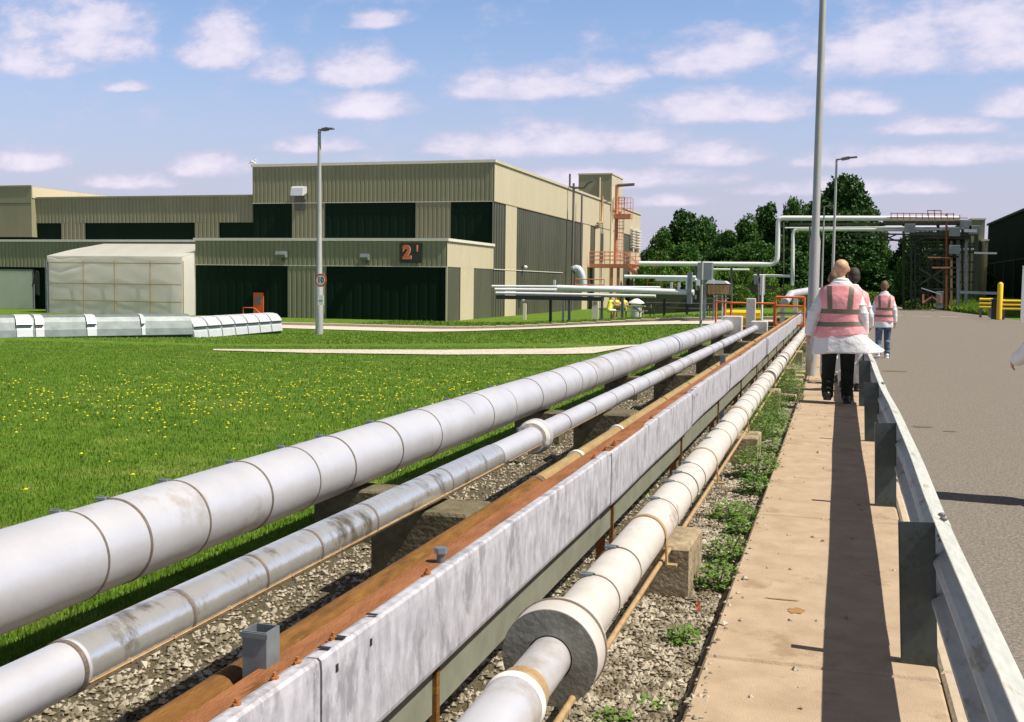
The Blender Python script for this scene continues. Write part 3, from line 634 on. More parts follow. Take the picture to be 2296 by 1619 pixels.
# ================= RAILING AND YELLOW BIN =================
def handrail(name,lab,pts,h,mids,m,rad=.025,grp=None,parent=None,posts=True):
    t=thing(name,lab,'railing',pts[0],0,grp) if parent is None else parent
    o0=Vector(pts[0]) if parent is None else Vector((0,0,0))
    for a,b_ in zip(pts[:-1],pts[1:]):
        a=Vector(a)-o0;b_=Vector(b_)-o0
        for hh in [h]+mids:
            mb=MB(); mb.tube([a+Vector((0,0,hh)),b_+Vector((0,0,hh))],rad,8); mb.build('rail',m,t)
    for p in pts:
        p=Vector(p)-o0; mb=MB(); mb.tube([p+Vector((0,0,-.05)),p+Vector((0,0,h+.01))],rad,8); mb.build('post',m,t)
    return t
g_=lambda px,Y:( (px-1882)/2450*Y, Y, gz((px-1882)/2450*Y,Y))
h1=[g_(1622,36),g_(1641,34),g_(1655,33),g_(1748,33)]
handrail('orange_railing','orange tube railing round the yellow grit bin at the end of the pipes',h1,1.05,[.35],'orange',.032)
h2=[(-1.9,33.2,-.1),(-1.15,33.2,-.1)]
handrail('orange_railing','short taller orange railing frame right of the yellow bin by the pipe ends',[(-1.75,32.6,-.1),(-.95,32.6,-.1)],1.25,[1.0,.45],'orange',.032)
t=thing('grit_bin','yellow plastic grit bin with sloping lid behind the orange railing','bin',(P(1668,720,36.5).x,36.5,-.2)); t.scale=(1.12,1.1,1.1)
mb=MB(); mb.prism([(-.42,0),(.42,0),(.46,.55),(-.46,.55)],1,-.35,.35); mb.build('body','yellow',t)
mb=MB(); mb.prism([(-.36,.58),(.38,.58),(.38,.72),(-.30,.80),(-.36,.72)],0,-.48,.48); mb.build('lid','yellow',t)
mb=MB(); mb.box(-.49,.49,-.40,.42,.545,.585); mb.build('rim','yellow',t)
# rising white pipes at far end
t=thing('rising_pipe','white pipe bend rising over pale stands beyond the pipes, left of the bald man','pipe',(-1.6,37,0))
mb=MB(); mb.tube([(-.05,-1,.95),(.1,0,1.22),(.6,1.5,1.32),(1.0,3,1.3),(1.05,5,1.2)],.12,16); mb.build('bend','alu',t)
for x in (-.15,.25,.75): mb=MB(); mb.box(x-.07,x+.07,-.3,-.1,-.2,1.1); mb.build('stand','conc_l',t)
mb=MB(); mb.box(-.3,.95,-.45,-.35,.55,.62); mb.build('cross_bar','galv',t)
t=thing('valve_frame','grey steel valve frame at the far end of the white panels','frame',(-1.05,40.6,0))
mb=MB(); mb.bar((0,0,-.1),(0,0,1.15),.10); mb.bar((.55,0,-.1),(.55,0,1.35),.06); mb.bar((-.3,0,1.35),(.6,0,1.35),.04); mb.build('upright','galv',t); mb=MB(); mb.tube([(.2,-.1,.8),(.2,.1,.8)],.16,14); mb.build('hand_wheel','dgrey',t)
# plank stack beside path
for i in range(6):
    t=MB(); t.box(-.78+random.uniform(-.03,.03),-.52,15.6+i*.9,15.25+i*.9,-.12,-.02,.01); tag(t.build('loose_slab','slab'),'loose tan slab on the gravel edge beside the walkway, %s'%ORD[i],'slab','loose slabs along the walkway edge')
# small orange marker stake by the path
# ================= WEEDS =================
def weedmesh(seed,nl,sz,ht):
    r=random.Random(seed); V=[];Fc=[]
    for i in range(nl):
        a=r.uniform(0,6.28); rad=sz*math.sqrt(r.random()); hh=r.uniform(.01,ht)*(1-.5*rad/sz); cx,cy=rad*math.cos(a)*.8,rad*math.sin(a)*.8
        ln=r.uniform(.015,.04); wd=ln*r.uniform(.25,.45); b_=r.uniform(0,6.28); up=r.uniform(-.3,.6)
        d=Vector((math.cos(b_),math.sin(b_),up)).normalized(); s=Vector((-math.sin(b_),math.cos(b_),r.uniform(-.4,.4)))
        c=Vector((cx,cy,hh)); o=len(V); V+=[c,c+d*ln*.5+s*wd,c+d*ln,c+d*ln*.5-s*wd]; Fc.append((o,o+1,o+2,o+3))
    return V,Fc
wl=[(-.60,4.7,.10,.10,70),(-.55,5.6,.13,.2,160),(-.56,6.2,.15,.2,220),(-.54,6.9,.12,.14,160),(-.62,7.3,.2,.16,300),(-.56,8.3,.16,.2,300),(-.60,9.0,.24,.34,650),(-.70,10.5,.28,.50,900),(-.66,11.6,.28,.5,900),(-.72,12.8,.28,.5,800),(-.64,15.2,.3,.5,700),(-.70,17.2,.3,.5,700),(-.75,19.5,.3,.5,400),(-.78,23,.35,.55,400),(-.72,3.75,.09,.05,40),(-.60,3.95,.07,.04,30),(-1.45,8.0,.2,.15,160),(-1.6,13.8,.25,.25,200),(-1.0,7.7,.15,.2,120)]
for i,(x,y,s,h,nl) in enumerate(wl):
    Vv,Ff=weedmesh(i,int(nl*1.9),s,h); mb=MB(); mb.add(Vv,Ff)
    near=x>-.9; same=sorted(p[1] for p in wl if (p[0]>-.9)==near); k_=same.index(y)
    ords=ORD+['thirteenth nearest','fourteenth nearest','fifteenth nearest','sixteenth nearest','seventeenth nearest','farthest']
    t=thing('weed_plant','green leafy weed, %s of those %s'%(ords[k_],'in the gravel beside the walkway' if near else 'in the shade under the pipes'),'weed',(x,y,-.1),0,'weeds growing in the gravel')
    mb.build('leaves','weed',t)
    st=MB(); r=random.Random(i)
    for k in range(5): a=r.uniform(0,6.28); st.tube([(0,0,0),(s*.5*math.cos(a),s*.5*math.sin(a),h*.8)],.0025,4)
    st.build('stems','weed',t)
mb=MB(); mb.add([(0,0,0),(.03,.01,.02),(.02,.05,.05),(-.02,.03,.04)],[(0,1,2,3)]); mb.add([(0,.02,.03),(.035,.03,.07),(0,.05,.09)],[(0,1,2)]); o=mb.build('red_leaf','redleaf'); o.scale=(.55,.55,.55); o.location=(-.60,5.15,-.08); tag(o,'small red leaf among the green weeds beside the walkway','leaf')
# ================= MAIN BUILDING =================
YM=72.; YP=62.7; XS=(1104-1882)/2450*YM
def Zp(x,y,Y): return P(x,y,Y).z
def Xp(x,Y): return P(x,600,Y).x
bld=thing('factory_building','long two storey factory building in olive ribbed cladding with dark green panels','building',(XS-8,YM,-1))
O=Vector((XS-8,YM,-1))
def bpart(mb,name,m,par=None):
    par=par or bld
    off=O if par is bld else O
    mb.v=[(v[0]-O.x,v[1]-O.y,v[2]-O.z) for v in mb.v]; return mb.build(name,m,par)
def ribx(x0,x1,z0,z1,Y,pitch=.32,dep=.045):   # ribbed sheet facing -Y
    mb=MB(); n_=max(1,int(abs(x1-x0)/pitch)); V=[];
    for i in range(n_):
        a=x0+(x1-x0)*i/n_; w_=(x1-x0)/n_
        for (f,d) in ((0,0),(.55,0),(.68,dep),(.87,dep)): V+=[(a+w_*f,Y+d,z0),(a+w_*f,Y+d,z1)]
    V+=[(x1,Y,z0),(x1,Y,z1)]
    mb.add(V,[(2*i,2*i+2,2*i+3,2*i+1) for i in range(len(V)//2-1)]); return mb
def riby(y0,y1,z0,z1,X,pitch=.32,dep=.045):
    mb=MB(); n_=max(1,int(abs(y1-y0)/pitch)); V=[]
    for i in range(n_):
        a=y0+(y1-y0)*i/n_; w_=(y1-y0)/n_
        for (f,d) in ((0,0),(.55,0),(.68,-dep),(.87,-dep)): V+=[(X+d,a+w_*f,z0),(X+d,a+w_*f,z1)]
    V+=[(X,y1,z0),(X,y1,z1)]
    mb.add(V,[(2*i,2*i+2,2*i+3,2*i+1) for i in range(len(V)//2-1)]); return mb
zr=Zp(1105,363,YM); zf=Zp(1105,451,YM); zpr=P(987,539,YP).z; zpf=P(987,598,YP).z; ZB=-1.3
XL=Xp(567,YM); YE=PX(1435,560,XS).y
# main volume core
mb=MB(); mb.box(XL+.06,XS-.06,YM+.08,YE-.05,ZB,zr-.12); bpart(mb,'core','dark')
bpart(ribx(XL,XS,zf,zr-.02,YM),'front_fascia','wall')
for a,b_ in ((655,729),(931,1010)): bpart(ribx(Xp(a,YM),Xp(b_,YM),zpr-.6,zf+.002,YM),'front_pier','wall')
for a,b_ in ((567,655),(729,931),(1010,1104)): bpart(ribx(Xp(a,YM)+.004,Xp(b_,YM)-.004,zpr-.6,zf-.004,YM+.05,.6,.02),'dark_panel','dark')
mb=MB(); mb.box(XL-.1,XS+.1,YM-.09,YM+.1,zr-.03,zr+.16); bpart(mb,'roof_trim','trim')
mb=MB(); mb.box(XS-.1,XS+.1,YM+.105,YE+.1,zr-.03,zr+.16); bpart(mb,'roof_trim','wallb')
mb=MB(); mb.box(XL-.1,XL+.1,YM+.105,YE,zr-.03,zr+.16); bpart(mb,'roof_trim','trim')
mb=MB(); mb.box(XL+.1,XS-.1,YM+.1,YE,zr-.1,zr+.02); bpart(mb,'roof','roofm')
mb=MB(); mb.box(XL-.02,XL+.05,YM+.1,YE,ZB,zr-.04); bpart(mb,'left_wall','wall')
mb=MB(); mb.box(XL,XS-.1,YE-.04,YE+.02,ZB,zr-.04); bpart(mb,'rear_wall','wall')
mb=MB(); mb.box(XL,XS+.002,YM-.03,YM-.004,zf-.03,zf+.01); bpart(mb,'cladding_flashing','trim')
# side facade (facing +x)
YS=lambda px,py=560: PX(px,py,XS).y
bpart(riby(YM,YE,zf,zr-.02,XS),'side_fascia','wallb')
for a,b_ in ((1133,1158),(1306,1323),(1334,1354),(1354,1398),(1412,1435)):
    bpart(riby(YS(a),YS(b_)-.01,ZB,zf-.004,XS+.004),'side_pier','wallb')
for a,b_ in ((1104,1133),(1158,1306),(1323,1334),(1398,1412)):
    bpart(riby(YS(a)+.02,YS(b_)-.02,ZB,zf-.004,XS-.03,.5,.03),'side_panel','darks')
mb=MB(); mb.box(XS+.006,XS+.03,YM,YE,zf-.03,zf+.02); bpart(mb,'cladding_flashing','strap')
mb=MB(); mb.box(XS+.006,XS+.03,YM,YS(1262),zpf-.03,zpf+.02); bpart(mb,'cladding_flashing','trim')
# podium in front
XPL=Xp(438,YP)
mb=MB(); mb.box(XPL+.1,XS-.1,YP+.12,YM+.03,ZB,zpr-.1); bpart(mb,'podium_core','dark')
bpart(ribx(XPL,XS,zpf,zpr-.02,YP),'podium_fascia','wall')
for a,b_ in ((645,732),): bpart(ribx(Xp(a,YP),Xp(b_,YP),ZB,zpf-.003,YP),'podium_pier','wall')
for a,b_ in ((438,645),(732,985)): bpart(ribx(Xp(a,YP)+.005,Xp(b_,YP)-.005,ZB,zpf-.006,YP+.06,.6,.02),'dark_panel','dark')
mb=MB(); mb.box(XS-.09,XS+.001,YP-.01,YP+.05,ZB,zpf-.01); bpart(mb,'corner_trim','wallb')
bpart(riby(YP,YM-.01,zpf,zpr-.02,XS),'podium_side_fascia','wallb')
bpart(riby(YS(1033),YS(1063),ZB,zpf-.003,XS+.003),'side_pier','wallb')
bpart(riby(YP+.06,YS(1033)-.02,ZB,zpf-.004,XS-.03,.5,.03),'side_panel','darks')
bpart(riby(YS(1063)+.02,YM,ZB,zpf-.004,XS-.03,.5,.03),'side_panel','darks')
mb=MB(); mb.box(XPL-.1,XS+.1,YP-.09,YP+.1,zpr-.04,zpr+.13); bpart(mb,'podium_roof_trim','trim')
mb=MB(); mb.box(XS-.1,XS+.1,YP+.105,YM-.03,zpr-.04,zpr+.13); bpart(mb,'podium_roof_trim','trim')
mb=MB(); mb.box(XPL,XS-.1,YP+.1,YM,zpr-.06,zpr+.03); bpart(mb,'podium_roof','roofm')
mb=MB(); mb.box(XPL,XS,YP-.025,YP-.003,zpf-.03,zpf+.01); bpart(mb,'cladding_flashing','trim')
# left wing
zwr=P(400,441,YM).z; zwf=P(400,499,YM).z; XW=-74
mb=MB(); mb.box(XW,XL-.03,YM+.25,YM+34,ZB,zwr-.1); bpart(mb,'wing_core','dark')
bpart(ribx(XW,XL-.02,zwf,zwr-.02,YM+.15),'wing_fascia','wall')
for a,b_ in ((136,190),(435,490)): bpart(ribx(Xp(a,YM),Xp(b_,YM),zpr-.6,zwf-.004,YM+.15),'wing_pier','wall')
mb=MB(); mb.box(XW,XL-.03,YM+.05,YM+.30,zwr-.03,zwr+.10); bpart(mb,'wing_roof_trim','wall')
mb=MB(); mb.box(XW,XL-.03,YM+.30,YM+34,zwr-.1,zwr); bpart(mb,'wing_roof','roofm')
xb=Xp(80,YM); zbr=P(40,419,YM).z
mb=MB(); mb.box(XW,xb,YM-.35,YM+22,zwf-1.1,zbr); bpart(mb,'upper_block','wall')
mb=MB(); mb.box(xb+.003,xb+.06,YM-.3,YM+22,zwr,zbr-.03); bpart(mb,'upper_block_side','wallb')
mb=MB(); mb.box(XW,xb+.08,YM-.42,YM-.36,zbr-.07,zbr+.08); bpart(mb,'wing_roof_trim','wall')
mb=MB(); mb.box(XW,xb+.004,YM-.365,YM-.353,P(40,457,YM).z-.03,P(40,457,YM).z+.03); bpart(mb,'cladding_flashing','darks')
# lower left wing with loading bay
zl=P(200,541,YP+4.5).z; zlf=P(60,599,YP+4.5).z
mb=MB(); mb.box(XW,XPL-.02,YP+4.7,YM+.2,zl-.5,zl-.05); bpart(mb,'lower_wing_roof','roofm')
bpart(ribx(XW,XPL-.02,zlf,zl-.02,YP+4.5),'lower_wing_fascia','wall')
mb=MB(); mb.box(XW,XPL-.12,YP+4.4,YP+4.7,zl-.04,zl+.12); bpart(mb,'lower_wing_trim','trim')
mb=MB(); mb.box(XW,XPL-.05,YP+5.3,YP+5.5,ZB,zlf+.3); bpart(mb,'bay_rear_wall','dark')
mb=MB(); mb.box(XPL-.04,XPL+.06,YP+.1,YP+5.6,ZB,zl-.06); bpart(mb,'podium_end_wall','dark')
mb=MB(); mb.box(XW,Xp(74,YP+4.9),YP+4.8,YP+5.0,ZB+.35,P(30,607,YP+4.8).z); bpart(mb,'bay_shutter','cream')
mb=MB(); mb.box(XW,Xp(76,YP+4.7),YP+4.6,YP+4.74,P(30,607,YP+4.7).z,P(30,604,YP+4.7).z+.02); bpart(mb,'shutter_rail','galv')
mb=MB(); x1=Xp(78,YP+4.4); z1=P(74,625,YP+4.4).z
mb.prism([(x1-.22,z1-.5),(x1+.15,z1+.6),(x1+.35,z1+.5),(x1+.35,z1-1.2),(x1+.1,z1-1.1)],1,YP+4.3,YP+4.45); bpart(mb,'torn_bay_seal','black')
mb=MB(); mb.box(x1+.0,x1+.07,YP+4.2,YP+4.26,ZB,z1-.4); bpart(mb,'shutter_post','galv')
# door and rail on the podium
dx=Xp(579,YP); dt=P(579,656,YP).z
d=MB(); d.box(dx-.36,dx+.36,YP-.01,YP+.05,ZB+.3,dt,.01); dr=bpart(d,'orange_door','orange')
d=MB(); d.box(dx-.27,dx+.24,YP-.03,YP-.013,P(579,679,YP).z,P(579,667,YP).z); bpart(d,'door_notice','duct',dr) 
hr=thing('orange_door_rail','small orange handrail beside the orange factory door','railing',(dx,YP-1.0,-.9))
mb=MB(); z_=P(560,690,YP-1).z+.9; a=Xp(545,YP-1)-dx
mb.tube([(a,0,0),(a,0,z_),(a+.75,0,z_),(a+1.5,0,0)],.035,8); mb.build('rail','orange',hr)
# numbered sign
sc0=P(920,567,YP-.1); sg=thing('building_number_sign','dark square sign with orange numerals 2 and small 1 on the podium','sign',(sc0.x,YP-.06,sc0.z))
w_=(948-891)/2/2450*YP; h_=(591-543)/2/2450*YP
mb=MB(); mb.box(-w_,w_,-.02,.03,-h_,h_,.008); mb.build('board','signdk',sg)
textmesh('2',1.08,'numeral_edge','trim',sg,(-.22,-.024,.0),(math.pi/2,0,0),.004,.06); textmesh('2',1.08,'numeral','orange',sg,(-.25,-.032,.02),(math.pi/2,0,0),.004,.05)
textmesh('1',.5,'numeral_edge','trim',sg,(.44,-.024,.26),(math.pi/2,0,0),.004,.025); textmesh('1',.5,'numeral','orange',sg,(.42,-.032,.27),(math.pi/2,0,0),.004,.018)
# hood vent, floodlights
hv=P(675,432,YM); t=thing('vent_hood','white angled vent hood high on the front wall near the lamp post','vent',(hv.x,YM,hv.z))
s=14/2450*YM*1.15; mb=MB(); mb.prism([(-.0,.42),(-.45,.42),(-.62,.30),(-.72,-.25),(-.66,-.28),(-.0,-.02)],0,-s,s); mb.build('hood','ductb',t)
mb=MB(); mb.box(s-.1,s-.02,-.3,-.02,-.50,-.1); mb.build('bracket','dgrey',t); mb=MB(); mb.box(-s,s-.12,-.02,-.006,-1.3,-.05); mb.build('hood_shadow_plate','darks',t)  # dark plate below the hood is a painted stand-in for its shadow
def flood(px,py,w_,lab,m):
    c=P(px,py,YP); t=thing('floodlight',lab,'floodlight',(c.x,YP,c.z)); mb=MB(); mb.prism([(0,.18),(-.30,.22),(-.42,.0),(-.28,-.20),(0,-.16)],0,-w_,w_); mb.build('housing',m,t)
    mb=MB(); mb.box(-.04,.04,-.12,-.002,-.42,-.16); mb.build('bracket','dgrey',t)
flood(634,571,.34,'square grey floodlight box above the dark bay beside the lamp post','duct')
flood(821,577,.26,'small flat pale floodlight left of the number sign','galv')
t=thing('perched_bird','small pale gull perched on the upper left roof corner','bird',(XL+.05,YM,zr+.14)); 
mb=MB(); mb.ell((0,0,.18),(.24,.09,.10),12,8,Matrix.Rotation(.25,3,'Y')); mb.ell((.20,0,.31),(.07,.06,.065),10,7); mb.tube([(.1,0,.22),(.19,0,.30)],[.06,.045],8); mb.tube([(.26,0,.31),(.33,0,.30)],[.018,.004],6); mb.tube([(-.2,0,.15),(-.36,0,.10)],[.05,.02],6); mb.tube([(0,.03,.1),(0,.03,0)],.008,5); mb.tube([(.02,-.03,.1),(.02,-.03,0)],.008,5); mb.build('body','white',t)
# rooftop tower on the side wall
YT=PX(1367,500,XS).y; z0=zr-.3; zt_=P(1367,391,YT).z; xa=P(1297,420,YT).x; yb_=PX(1381,420,XS).y
t=thing('roof_tower','square olive plant tower rising above the roof at the far corner','tower',(xa,YT,z0))
mb=MB(); mb.box(0,XS+.12-xa,0,yb_-YT+3,-.3,zt_-z0); mb.build('core','wall',t)
mb=MB(); mb.box(XS+.123-xa,XS+.14-xa,.05,yb_-YT+2.95,-.2,zt_-z0-.05); mb.build('side_cladding','wallb',t)
mb=MB(); mb.box(-.06,XS+.2-xa,-.06,yb_-YT+3.06,zt_-z0,zt_-z0+.14); mb.build('coping','wallb',t)
mb=MB(); x_=(1347-1297)/2450*YT; mb.tube([(x_,-.1,.2),(x_,-.1,zt_-z0-.3)],.09,8); mb.build('downpipe','wallb',t)
# flues, pipes and ladder on the side wall
def wallthing(name,lab,cat,grp=None,loc=None): return thing(name,lab,cat,loc or (XS+.3,YS(1290),0),0,grp)
def tb(t,pts,r,m,name,n_=8):
    o=Vector(t.location); mb=MB(); mb.tube([Vector(p)-o for p in pts],r,n_); return mb.build(name,m,t)
XF=XS+.55
yl=PX(1285,500,XF).y; t=thing('vent_pipes','pair of tall thin dark vent pipes with a hooked top on the sunny side wall','vent pipe',(XF,yl,0))
tb(t,[(XF,yl,PX(1284,720,XF).z),(XF,yl,PX(1284,410,XF).z)],.10,'dgrey','pipe'); tb(t,[(XF,yl+3.2,PX(1300,650,XF).z+1),(XF,yl+3.2,PX(1302,437,XF).z)],.09,'dgrey','pipe')
z_=PX(1286,421,XF).z; tb(t,[(XF,yl,z_),(XF+.9,yl,z_),(XF+1.25,yl,z_+.4),(XF+1.7,yl,z_+.6)],.10,'dgrey','hooked_top'); tb(t,[(XF-.35,yl,z_+.1),(XF-.35,yl,z_+1.2)],.09,'dgrey','pipe'); tb(t,[(XF-.35,yl,z_+.1),(XF,yl,z_)],.09,'dgrey','hooked_top')
XG=XS+1.1; yg=PX(1371,500,XG).y; t=thing('gas_flue','tall yellow-white flue pipe running up the side wall past the roof','flue',(XG,yg,0))
tb(t,[(XG,yg,PX(1371,690,XG).z),(XG,yg,PX(1371,418,XG).z)],.13,'yflue' if 'yflue' in MT else 'trim','pipe',10)
tb(t,[(XG+.35,yg+.6,PX(1378,600,XG).z),(XG+.35,yg+.6,PX(1378,416,XG).z)],.16,'fadeor','duct'); z_=PX(1380,416,XG).z; tb(t,[(XG+.35,yg+.6,z_-.1),(XG+2.1,yg+.6,z_)],.15,'dgrey','outlet')
tb(t,[(XG,yg,PX(1371,451,XG).z),(XG-1.0,yg,PX(1371,451,XG).z)],.08,'trim','branch')
yw=YS(1343); t=thing('down_pipe','short orange-brown drop pipe below the roof edge left of the flue','pipe',(XS+.25,yw,0)); tb(t,[(XS+.25,yw,PX(1343,440,XS).z),(XS+.25,yw,PX(1343,499,XS).z),(XS+.25,yw-2,PX(1343,503,XS).z)],.12,'strap','pipe')
# caged ladder
XC=XS+1.9; ya_=PX(1392,500,XC).y; zlo=PX(1390,585,XC).z; zhi=PX(1390,440,XC).z
t=thing('caged_ladder','faded orange caged ladder with small landing on the side wall','ladder',(XC,ya_,zlo)); hh=zhi-zlo
mb=MB(); 
for sx_ in (-.3,.3): mb.tube([(sx_,0,0),(sx_,0,hh)],.035,6)
k_=0
while k_<hh: mb.tube([(-.3,0,k_),(.3,0,k_)],.02,5); k_+=.35
mb.build('ladder','fadeor',t)
mb=MB(); k_=1.0
while k_<hh*.68: 
    mb.tube([(-.35+.7*(1-math.cos(a_))/2,-.7*math.sin(a_),k_) for a_ in [math.pi*j/8 for j in range(9)]],.025,5); k_+=1.1
for a_ in (.25,.5,.75): a_*=math.pi; mb.tube([(-.35+.7*(1-math.cos(a_))/2,-.7*math.sin(a_),1.0),(-.35+.7*(1-math.cos(a_))/2,-.7*math.sin(a_),hh*.68)],.02,5)
mb.build('cage','fadeor',t)
mb=MB(); zl_=PX(1390,480,XC).z-zlo; mb.box(-.6,1.1,-.8,.5,zl_-.45,zl_); mb.build('landing','fadeor',t)
mb=MB()
for x_ in (-.6,-.05,.5,1.1):
    for y_ in (-.8,.5): mb.tube([(x_,y_,zl_),(x_,y_,zl_+1.6)],.03,5)
for z_ in (.55,1.1,1.6):
    mb.tube([(-.6,-.8,zl_+z_),(1.1,-.8,zl_+z_),(1.1,.5,zl_+z_),(-.6,.5,zl_+z_)],.03,5)
mb.build('landing_rail','fadeor',t)
# louvres
yL0,yL1=YS(1410),YS(1429)
for a,b_,nm in ((1412,1419,'narrow left stack'),(1422,1432,'wider right stack')):
    t=thing('wall_louvre','pale louvred vent on the far end of the side wall, '+nm,'louvre',(XS,YS(a),0),0,'louvred vents on the side wall')
    for i in range(7):
        z_=PX(1420,514+i*6.3,XS).z; mb=MB(); mb.prism([(0.02,z_),(.35,z_-.12),(.35,z_-.18),(.02,z_-.30)],1,0,YS(b_)-YS(a)); mb.build('slat','trim',t)
# access platform and stairs
XA=XS+2.4; y0=PX(1340,600,XA).y; zpl=PX(1340,594,XA).z; y1=PX(1420,600,XA).y
y0,y1=YS(1338)-4,YS(1338)+14
t=thing('access_platform','faded orange steel platform with railings and stairs against the side wall','platform',(XS+.2,y0,-1))
pw=4.2; L_=P(1425,600,y0).x-(XS+.2); zz=P(1380,592,y0).z+1
mb=MB(); mb.box(0,L_,-.1,2.4,zz-.35,zz); mb.build('deck','fadeor',t)
xx=0
while xx<=L_+.01:
    mb=MB(); mb.tube([(xx,-.05,zz),(xx,-.05,zz+1.15)],.035,5); mb.build('rail_post','fadeor',t); xx+=L_/9
for z_ in (.4,.78,1.15): mb=MB(); mb.tube([(0,-.05,zz+z_),(L_*.72,-.05,zz+z_)],.03,5); mb.tube([(0,2.35,zz+z_),(L_,2.35,zz+z_)],.03,5); mb.build('hand_rail','fadeor',t)
for px in (1371,1386,1456,1472):
    x_=P(px,600,y0).x-(XS+.2); mb=MB(); mb.bar((x_,.1,-.4),(x_,.1,zz-.36 if px<1430 else zz-.3),.24,.24); mb.build('column','fadeor',t)
mb=MB(); xe=P(1476,600,y0).x-(XS+.2); mb.bar((L_,0,zz-.15),(xe,0,zz-.15),.18,.2); mb.build('beam','fadeor',t)
xs_,zs_=P(1408,598,y0).x-(XS+.2),zz-.1; xe_,ze_=P(1462,645,y0).x-(XS+.2),P(1462,645,y0).z+1
for yy in (-.3,-1.2):
    mb=MB(); mb.bar((xs_,yy,zs_),(xe_,yy,ze_),.06,.32); mb.build('stringer','fadeor',t)
    mb=MB(); mb.tube([(xs_,yy,zs_+1.1),(xe_,yy,ze_+1.1)],.035,6); mb.tube([(xe_,yy,ze_),(xe_,yy,ze_+1.1)],.035,6); mb.build('stair_rail','fadeor',t)
for i in range(10): f=i/9; mb=MB(); x_=xs_+(xe_-xs_)*f; z_=zs_+(ze_-zs_)*f; mb.box(x_-.12,x_+.12,-1.17,-.33,z_,z_+.04); mb.build('tread','fadeor',t)
xe2=P(1430,655,y0).x-(XS+.2)
# lower orange rails in front
def farrail(a,b_,ytop,ybot,Y,lab):
    p=P(a,ytop,Y);q=P(b_,ytop,Y); zb_=P(a,ybot,Y).z; t=thing('walkway_railing',lab,'railing',(p.x,Y,zb_),0,'faded orange railings among the far pipes'); L=q.x-p.x; H=p.z-zb_
    for f in (1,.5): mb=MB(); mb.tube([(0,0,H*f),(L,0,H*f)],.035,6); mb.build('rail','fadeor',t)
    n_=max(2,int(L/1.1)); 
    for i in range(n_+1): mb=MB(); mb.tube([(L*i/n_,0,0),(L*i/n_,0,H)],.03,6); mb.build('post','fadeor',t)
farrail(1290,1355,626,650,64,'low faded orange railing behind the thick white pipe, near the curved duct')
farrail(1452,1512,618,650,70,'low faded orange railing right of the platform stairs')
# curved exhaust duct
c=P(1300,606,66); t=thing('curved_duct','curved grey duct elbow by the dark side wall above the pipes','duct',(c.x,66,c.z)); s_=66/2450
mb=MB(); pts=[(-13*s_,0,.05),(-8*s_,0,.12),(-3*s_,0,.08),(2*s_,0,-.08),(6*s_,0,-.34),(8.5*s_,0,-.7),(9.5*s_,0,-1.3)]; mb.tube(pts,[.22,.22,.22,.21,.20,.19,.18],18); mb.build('elbow','ductb',t); mb=MB(); mb.tube([(-17*s_,0,.0),(-13*s_,0,.05)],[.27,.25],18); mb.build('mouth','dgrey',t)
# white posts and door along lower side wall
for a,b_,m_,lab,yt in ((1261,1266,'duct','thin blue-grey pipe standing at the foot of the side wall',672),(1328,1342,'cream','pale cream access door with a small window under the pipe rack',668),(1173,1180,'cream','narrow peach door edge at the foot of the dark side wall',681)):
    Y=64 if a>1200 else 68; p=P(a,yt,Y);q=P(b_,yt,Y); t=thing('narrow_door' if b_-a>5 else 'wall_pipe',lab,'door' if b_-a>5 else 'pipe',(p.x,Y,-.95)); mb=MB(); mb.box(0,q.x-p.x,-.04,.04,0,p.z+.95,.01); mb.build('leaf' if b_-a>5 else 'pipe',m_,t)
    if a==1328: mb=MB(); mb.box(.08,q.x-p.x-.08,-.05,-.042,p.z+.55,p.z+.75); mb.build('window','strap',t)
# wall lamps
for px,py in ((1178,599),(1172,672)):
    p=P(px,py,66); t=thing('bulkhead_lamp','small white bulkhead lamp on the dark side wall, %s the pipe rack'%('above' if py<640 else 'just below'),'lamp',(XS+.35,p.y*1.0,p.z)); t.location=PX(px,py,XS+.25); mb=MB(); mb.ell((0,0,0),(.16,.13,.13),10,7); mb.build('globe','white',t); mb=MB(); mb.box(-.25,-.1,-.05,.05,-.1,.1); mb.build('bracket','dgrey',t)
# ================= TENT =================
YK=61.3; xa,xb_=P(107,600,YK).x,XPL-.07; ze=P(107,574,YK).z; zr_=P(300,547,YK+5.5).z; zbt=-.95; yb2=YK+3.1
t=thing('temporary_shelter','white sheeted temporary shelter with tan straps against the building','shelter',(xa,YK,zbt)); Wd=xb_-xa; Hh=ze-zbt; Hr=zr_-zbt
NX,NZ=66,26; V=[];Fc=[]
for j in range(NZ+1):
    for i in range(NX+1):
        x=Wd*i/NX; z=Hh*j/NZ; f=j/NZ
        sag=.02*math.sin(x*2.1+z*1.3)*math.sin(z*2.2)+ (.11*math.sin(z*7-abs(x-1.0)*1.6)*math.exp(-((x-1.6)/1.5)**2)*max(0,f-.55)*2.2)+(.06*math.sin(x*1.3+z*8)*max(0,f-.86)*5)
        V.append((x,sag*.8,z))
for j in range(NZ):
    for i in range(NX): a=j*(NX+1)+i; Fc.append((a,a+1,a+NX+2,a+NX+1))
mb=MB(); mb.add(V,Fc,True); mb.build('front_sheet','tent',t)
mb=MB(); mb.add([(Wd,0,0),(Wd,5.5,0),(Wd,5.5,Hr-.05),(Wd,1.5,Hh+.35),(Wd,0,Hh)],[(0,1,2,3,4)]); mb.build('right_sheet','tent',t); mb=MB(); mb.add([(0,0,0),(0,5.5,0),(0,5.5,Hh),(0,0,Hh)],[(3,2,1,0)]); mb.build('side_sheet','tent',t)
rx=(P(232,547,YK+5.5).x-xa)
V=[];Fc=[];NX=40;NZ=10
